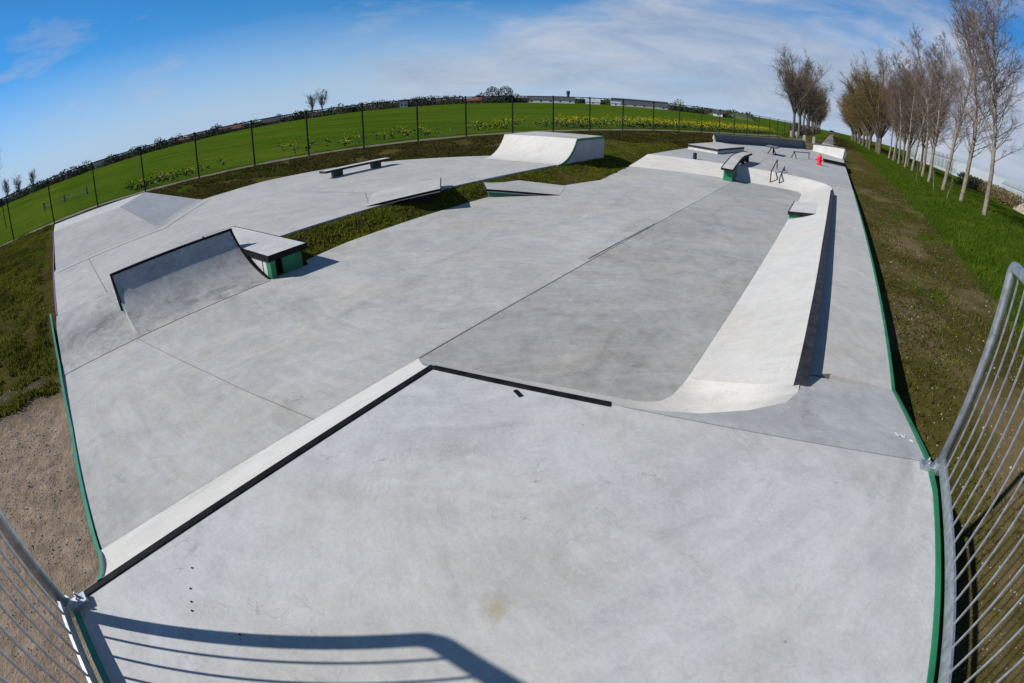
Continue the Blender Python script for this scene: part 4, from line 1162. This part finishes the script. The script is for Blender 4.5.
# hedge and rubble heap at right
hd = thing('hedge', (22, 62, .2), 'brown leafless clipped hedge behind the nearest poplars', 'hedge')
b = MB(); rn = random.Random(5)
for i in range(34):
    t = i / 33; x = 20.5 + 5.0 * t * 0.6; y = 74 - 18 * t
    leaf_clump(b, (x, y, gz(x, y) + .75), 1.0, .9, .95, 260, .13, rn)
b.build('foliage', 'hedge_leaf', hd, fix=False)
b = MB(); rows = []
for i in range(19):
    r_ = []
    for j in range(19):
        u = j / 9 - 1; v = i / 9 - 1
        x = 24.3 + u * 1.9; y = 55.0 + v * 2.6; q = max(0, 1 - (u * u + v * v) ** .5)
        r_.append((x, y, gz(x, y) - .15 + 1.5 * q ** .8 + .45 * q ** .3 * mnoise.noise((x * 2.3, y * 2.3, 4)) + .25 * q ** .3 * mnoise.noise((x * 6, y * 6, 9))))
    rows.append(r_)
b.grid(rows)
o = b.build('rubble_heap', 'stone_heap', fix=False); tag(o, 'brownish rubble heap at the right end of the hedge', 'rubble heap')

b = MB(); rn2 = random.Random(61)
hd2 = thing('hedge', (-6.3, 120, .2), 'dark bare undergrowth hedge below the left roadside trees', 'hedge')
for i in range(90):
    y = 86 + i * 1.6; x = -6.3 + rn2.uniform(-.6, .6); hh = rn2.uniform(1.2, 2.4)
    leaf_clump(b, (x, y, gz(x, y) + hh * .45), .8, 1.2, hh * .5, 150, .18, rn2)
b.build('foliage', 'bare_wood_leaf', hd2, fix=False)
# pale gate blocks around the first roadside trees
for i, (x, y, lab) in enumerate([(-5.75, 70.0, 'pale concrete block left of the first roadside tree'), (-5.05, 70.6, 'pale concrete block right of the first roadside tree'), (-3.3, 60, 'pale concrete block by the road behind the wall ramp, left'), (-2.2, 61, 'pale concrete block by the road behind the wall ramp, right')]):
    b = MB(); b.box(x - .17, x + .17, y - .17, y + .17, .2, 1.15); b.box(x - .13, x + .13, y - .13, y + .13, 1.15, 1.21)
    o = b.build('concrete_block', 'stone', bevel=.03); tag(o, lab, 'concrete block', 'pale concrete blocks at the road end')

# vehicle coming along the avenue
vx, vy = -.4, 190
vz = gz(vx, vy) + .06
va = thing('van', (vx, vy, vz), 'small red and white van far away on the avenue between the tree rows', 'van')
b = MB()
b.prof_x([(vy, vz + .35), (vy - .05, vz + .95), (vy + .9, vz + 1.05), (vy + 4.6, vz + 1.05), (vy + 4.7, vz + .35)], vx - .95, vx + .95); b.build('body', 'red_paint', va, bevel=.05)
b = MB(); b.prof_x([(vy + .75, vz + 1.052), (vy + 1.3, vz + 1.85), (vy + 1.6, vz + 2.05), (vy + 4.6, vz + 2.05), (vy + 4.68, vz + 1.052)], vx - .9, vx + .9); b.build('cab', 'white_paint', va, bevel=.05)
b = MB(); b.hexa([(vx - .78, vy + .80, vz + 1.1), (vx + .78, vy + .80, vz + 1.1), (vx + .78, vy + .84, vz + 1.1), (vx - .78, vy + .84, vz + 1.1)], [(vx - .72, vy + 1.24, vz + 1.8), (vx + .72, vy + 1.24, vz + 1.8), (vx + .72, vy + 1.28, vz + 1.8), (vx - .72, vy + 1.28, vz + 1.8)]); b.build('windscreen', 'dark_glass', va)
for sx in (-1, 1):
    b = MB(); b.box(vx + sx * .7 - .14, vx + sx * .7 + .14, vy - .09, vy - .02, vz + .6, vz + .78); b.build('headlight', 'white_paint', va)
    for yy in (.9, 3.8):
        b = MB(); b.tube([(vx + sx * .75, vy + yy, vz + .3), (vx + sx * .97, vy + yy, vz + .3)], .33, 14); wh_ = b.build('wheel', 'tyre_rubber', va)
        b = MB(); b.tube([(vx + sx * .972, vy + yy, vz + .3), (vx + sx * .985, vy + yy, vz + .3)], .19, 12); b.build('rim', 'galvanised', wh_)

# ------------------------------------------------------------------ ground cover
def blades(name, label, spots, mats, w=.012, nb=3, kind='grass'):
    vs = []; fs = []; mi = []
    rn = random.Random(name)
    for (x, y, z, h, k) in spots:
        for _ in range(nb):
            a = rn.uniform(0, 6.283); bx = x + rn.gauss(0, .03); by = y + rn.gauss(0, .03)
            hh = h * rn.uniform(.6, 1.25); le = hh * rn.uniform(.1, .8); ww = w * rn.uniform(.7, 1.4)
            dx, dy = math.cos(a), math.sin(a); o = len(vs)
            vs += [(bx - dy * ww, by + dx * ww, z - .01), (bx + dy * ww, by - dx * ww, z - .01),
                   (bx + dx * le * .4 + dy * ww * .7, by + dy * le * .4 - dx * ww * .7, z + hh * .6), (bx + dx * le * .4 - dy * ww * .7, by + dy * le * .4 + dx * ww * .7, z + hh * .6),
                   (bx + dx * le, by + dy * le, z + hh)]
            fs += [(o, o + 1, o + 2, o + 3), (o + 3, o + 2, o + 4)]; mi += [k, k]
    m = MB(); m.v = vs; m.f = fs; m.mi = mi
    o = m.build(name, mats, fix=False); tag(o, label, kind, kind='stuff'); return o
ALLP = [p for p, z in SLABS]
KICK = [[(-7.23, 9.12), (-8.53, 10.5), (-6.6, 11.6), (-5.9, 10.29)], [(-7.30, 7.65), (-8.3, 8.72), (-9.29, 7.46), (-8.2, 6.39)]]
def inslab(x, y, pad=.04):
    for p in KICK:
        if pip(x, y, p): return True
    for p in ALLP:
        if pip(x, y, p): return True
    return False
rn = random.Random(3)
sp = []
while len(sp) < 17000:         # right verge, denser near
    y = 4 + 56 * rn.random() ** 1.7; x = rn.uniform(3.4, 14.5)
    e = 3.75 + .4 * mnoise.noise((x * .7, y * .5, 4))
    if x < e: continue
    if mnoise.noise((x * .6, y * .35, 3)) < -.45: continue
    sp.append((x, y, gz(x, y), rn.uniform(.05, .13) * (1 + y / 60), 0))
blades('verge_grass', 'bright green grass on the verge under the poplars', sp, ['lush_blade', 'dry_blade'], .011, 4)
sp = []
while len(sp) < 9000:          # thin weeds on the dirt strip
    y = 1.5 + 32 * rn.random() ** 1.5; x = rn.uniform(1.25, 4.0)
    if mnoise.noise((x * .9, y * .5, 13)) < -.15: continue
    sp.append((x, y, gz(x, y), rn.uniform(.02, .055), 1 if rn.random() < .45 else 0))
blades('dirt_weeds', 'sparse low weeds on the brown dirt strip beside the walkway', sp, ['rough_blade', 'dry_blade'], .009, 3, 'weeds')
sp = []
while len(sp) < 26000:         # left slope
    x = -5.3 - 19 * rn.random() ** 1.2; y = rn.uniform(-3.4, .9)
    lim = -.38 + (0 if x > -9.5 else (.06 + max(0, -12.7 - x) * .08))
    if y > lim - .02 or (x < -17 and inslab(x, y)): continue
    if .5 * mnoise.noise((x * .35, y * .35, 6)) + .9 * mnoise.noise((x * 1.9, y * 1.9, 6)) < -.30 + .95 * sm(-8.2, -5.2, x): continue
    sp.append((x, y, gz(x, y), rn.uniform(.025, .075), 0 if rn.random() < .8 else 1))
blades('slope_grass', 'rough dark grass on the slope left of the skatepark', sp, ['rough_blade', 'dry_blade'], .010, 5)
sp = []
while len(sp) < 11000:         # island between terrace and floor, and beyond
    y = 4.0 + 20 * rn.random() ** 1.3; x = rn.uniform(-11, -6.0)
    if inslab(x, y): continue
    if y < 12.5 and not (-8.05 < x < -7.15): continue
    if mnoise.noise((x * 1.3, y * 1.3, 21)) < -.38: continue
    sp.append((x, y, gz(x, y), rn.uniform(.018, .05), 0 if rn.random() < .85 else 1))
blades('island_grass', 'short mossy grass in the gap between terrace and floor', sp, ['island_blade', 'dry_blade'], .010, 4)
sp = []
while len(sp) < 19000:         # bank under the fence
    y = rn.uniform(4.5, 40); fx = fence_x(y); x = fx + rn.uniform(-.2, 9)
    if x > -6.7 or inslab(x, y): continue
    if x > -11 and y < 24: continue
    if mnoise.noise((x * .8, y * .8, 31)) < -.3: continue
    d_ = x - fx
    if d_ < .9 and rn.random() < .8: continue
    sp.append((x, y, gz(x, y), rn.uniform(.04, .13) * (.45 if d_ < 1.2 else 1), 0 if rn.random() < .55 else 1))
blades('bank_grass', 'coarse dark grass and weeds on the bank below the fence', sp, ['dark_blade', 'dry_blade'], .012, 5)
# rapeseed flowers beyond the path
vs = MB(); rn = random.Random(17)
for _ in range(3000):
    y = rn.uniform(5, 70); fx = fence_x(y); d = 2.1 + abs(rn.gauss(0, 2.4)); x = fx - d
    if mnoise.noise((x * .25, y * .22, 40)) + .5 * rn.uniform(-1, 1) < .22 - .55 * sm(26, 45, y) + (.22 if y < 15 else 0): continue
    if y < 27 and rn.random() < .45: continue
    z = gz(x, y); h = rn.uniform(.25, .6) * (1 if y < 26 else 1.15)
    vs.cur = 0
    for k in range(6):
        a = rn.uniform(0, 6.28); l = rn.uniform(.08, .22); zz_ = z + h * rn.uniform(.05, .7)
        vs.add([(x, y, zz_), (x + l * math.cos(a), y + l * math.sin(a), zz_ + .05), (x + l * .8 * math.cos(a + .5), y + l * .8 * math.sin(a + .5), zz_ + .12)], [(0, 1, 2)])
    vs.add([(x - .008, y, z), (x + .008, y, z), (x + .006, y, z + h), (x - .006, y, z + h)], [(0, 1, 2, 3)])
    vs.cur = 1
    for k in range(rn.randint(5, 13)):
        p = Vector((x + rn.gauss(0, .10), y + rn.gauss(0, .10), z + h * rn.uniform(.6, 1.15)))
        a = Vector((rn.gauss(0, 1), rn.gauss(0, 1), rn.gauss(0, 1))).normalized() * .025; c = Vector((rn.gauss(0, 1), rn.gauss(0, 1), rn.gauss(0, 1))).normalized() * .025
        vs.add([p - a, p + c, p + a, p - c], [(0, 1, 2, 3)])
o = vs.build('rapeseed_flowers', ['rape_leaf', 'flower_yellow'], fix=False); tag(o, 'yellow flowering rapeseed along the path behind the fence', 'flowers', kind='stuff')
# stones and clods on the bare dirt
rn = random.Random(23); b = MB()
for _ in range(6500):
    if rn.random() < .35: x = rn.uniform(1.3, 4.0); y = 1.0 + 24 * rn.random() ** 1.6
    else: x = -2.2 - 5.2 * rn.random() ** .7; y = rn.uniform(-2.6, -.56)
    s = rn.uniform(.004, .012) * (1.7 if rn.random() < .05 else 1); z = gz(x, y)
    pts = [(x + s * rn.uniform(.6, 1.3) * math.cos(t), y + s * rn.uniform(.6, 1.3) * math.sin(t), z - .004) for t in (0, 1.57, 3.14, 4.71)]
    tp_ = [(x + (p[0] - x) * .55, y + (p[1] - y) * .55, z + s * rn.uniform(.5, 1.0)) for p in pts]
    b.hexa(pts, tp_)
o = b.build('gravel', 'stone'); tag(o, 'loose stones and clods scattered over the bare dirt', 'gravel', kind='stuff')

# ------------------------------------------------------------------ sky, sun, camera
SUN = Vector((-.560, -.575, .600)).normalized()
w = bpy.data.worlds.new('World'); sc.world = w; w.use_nodes = True
nt = w.node_tree
for n in list(nt.nodes): nt.nodes.remove(n)
out = nt.nodes.new('ShaderNodeOutputWorld'); bg = nt.nodes.new('ShaderNodeBackground')
sky = nt.nodes.new('ShaderNodeTexSky'); sky.sky_type = 'NISHITA'; sky.sun_disc = False
sky.sun_elevation = math.asin(SUN.z); sky.sun_rotation = math.atan2(SUN.x, SUN.y)
sky.air_density = 1.0; sky.dust_density = 0.1; sky.ozone_density = 3.0
tc = nt.nodes.new('ShaderNodeTexCoord')
sep = nt.nodes.new('ShaderNodeSeparateXYZ'); nt.links.new(tc.outputs['Generated'], sep.inputs[0])
dz = mth(nt, 'ADD', mth(nt, 'MAXIMUM', sep.outputs['Z'], 0.0), .10)
cx = mth(nt, 'DIVIDE', sep.outputs['X'], dz); cy = mth(nt, 'DIVIDE', sep.outputs['Y'], dz)
comb = nt.nodes.new('ShaderNodeCombineXYZ'); nt.links.new(cx, comb.inputs[0]); nt.links.new(cy, comb.inputs[1])
mp = nt.nodes.new('ShaderNodeMapping'); mp.inputs['Rotation'].default_value = (0, 0, R(24)); mp.inputs['Scale'].default_value = (.62, 1.0, 1); mp.inputs['Location'].default_value = (2.3, .7, 0)
nt.links.new(comb.outputs[0], mp.inputs['Vector'])
mp3 = nt.nodes.new('ShaderNodeMapping'); mp3.inputs['Scale'].default_value = (2.0, 2.0, 7.0); mp3.inputs['Rotation'].default_value = (0.10, -.12, 0); mp3.inputs['Location'].default_value = (3.1, 1.7, .6)
nt.links.new(tc.outputs['Generated'], mp3.inputs['Vector'])
c1 = nz(nt, mp3.outputs['Vector'], 1.5, 12, 0.60, 0.35)
mp2 = nt.nodes.new('ShaderNodeMapping'); mp2.inputs['Rotation'].default_value = (0, 0, R(12)); mp2.inputs['Scale'].default_value = (2.6, 2.6, 11)
nt.links.new(tc.outputs['Generated'], mp2.inputs['Vector'])
c2 = nz(nt, mp2.outputs['Vector'], 1.9, 8, 0.6, 0.5)
# more cloud towards the avenue (right), clear on the left
def dotdir(v):
    n = nt.nodes.new('ShaderNodeVectorMath'); n.operation = 'DOT_PRODUCT'
    nt.links.new(tc.outputs['Generated'], n.inputs[0]); n.inputs[1].default_value = Vector(v).normalized(); return n.outputs['Value']
azm = mth(nt, 'ARCTAN2', sep.outputs['X'], sep.outputs['Y'])
band_z = mth(nt, 'MULTIPLY', mth(nt, 'SUBTRACT', sep.outputs['Z'], rng(nt, azm, R(-60), R(10), .055, .115)), rng(nt, azm, R(-60), R(-25), 26.0, 14.0))
band = mth(nt, 'MULTIPLY', mth(nt, 'POWER', 2.718, mth(nt, 'MULTIPLY', -1.0, mth(nt, 'MULTIPLY', band_z, band_z))), rng(nt, azm, R(-72), R(-40)))
right = rng(nt, dotdir((.30, 1.0, .12)), .35, .92)
f1 = mth(nt, 'ADD', mth(nt, 'ADD', c1, mth(nt, 'MULTIPLY', right, .20)), mth(nt, 'MULTIPLY', band, .30))
m1 = rng(nt, f1, .56, .84)
m2 = mth(nt, 'MULTIPLY', rng(nt, c2, .52, .85), mth(nt, 'ADD', mth(nt, 'MULTIPLY', right, .16), .05))
lowr = mth(nt, 'MULTIPLY', rng(nt, sep.outputs['Z'], .02, .24, .65, 0.0), rng(nt, azm, R(-5), R(18)))
mask = mth(nt, 'MINIMUM', mth(nt, 'ADD', mth(nt, 'ADD', mth(nt, 'MULTIPLY', m1, .78), m2), lowr), .92)
shade = mix(nt, rng(nt, c2, .35, .65), (3.2, 3.9, 5.2), (5.0, 5.4, 6.3))
tint = mix(nt, rng(nt, sep.outputs['Z'], .02, .24), (.50, .76, 1.12), (.22, .70, 1.06))
tint = mix(nt, rng(nt, sep.outputs['Z'], .30, .60), tint, (.24, .46, .58))
skyc = mix(nt, 1.0, sky.outputs[0], tint, 'MULTIPLY')
pale = mix(nt, rng(nt, sep.outputs['Z'], .0, .20, .90, 0.0), skyc, (4.0, 5.3, 7.2))
colr = mix(nt, mask, pale, shade)
nt.links.new(colr, bg.inputs['Color']); bg.inputs['Strength'].default_value = .10
nt.links.new(bg.outputs[0], out.inputs[0])

sd = bpy.data.lights.new('sun', 'SUN'); sd.energy = 4.9; sd.angle = R(.53); sd.color = (1.0, .955, .89)
so = bpy.data.objects.new('sun', sd); COL.objects.link(so); so.rotation_euler = SUN.to_track_quat('Z', 'Y').to_euler()
so.location = (-20, -20, 25)

cd = bpy.data.cameras.new('camera'); cam = bpy.data.objects.new('camera', cd); COL.objects.link(cam); sc.camera = cam
cd.type = 'PANO'; cd.panorama_type = 'FISHEYE_EQUISOLID'
cd.sensor_fit = 'HORIZONTAL'; cd.sensor_width = 36.0; cd.sensor_height = 36.0 * 683 / 1024
cd.fisheye_lens = 36.0 * 512.3 / 1024; cd.fisheye_fov = R(200)
cd.clip_start = .02; cd.clip_end = 6000
up = Vector((-.0067, .886, .4636)).normalized()
fw = Vector((0, 0, -1)); fw = (fw - up * fw.dot(up)).normalized(); rt = fw.cross(up)
Rm = Matrix((rt, fw, up))                    # camera axes -> heading frame
cam.matrix_world = Matrix.Translation((0, 0, 2.35)) @ (Matrix.Rotation(R(35.7), 3, 'Z') @ Rm).to_4x4()

sc.render.engine = 'CYCLES'
sc.cycles.max_bounces = 6; sc.cycles.diffuse_bounces = 3
sc.cycles.use_denoising = True
sc.view_settings.view_transform = 'Standard'; sc.view_settings.look = 'None'
sc.view_settings.exposure = 0.08; sc.view_settings.gamma = 1.0; sc.view_settings.use_curve_mapping = False
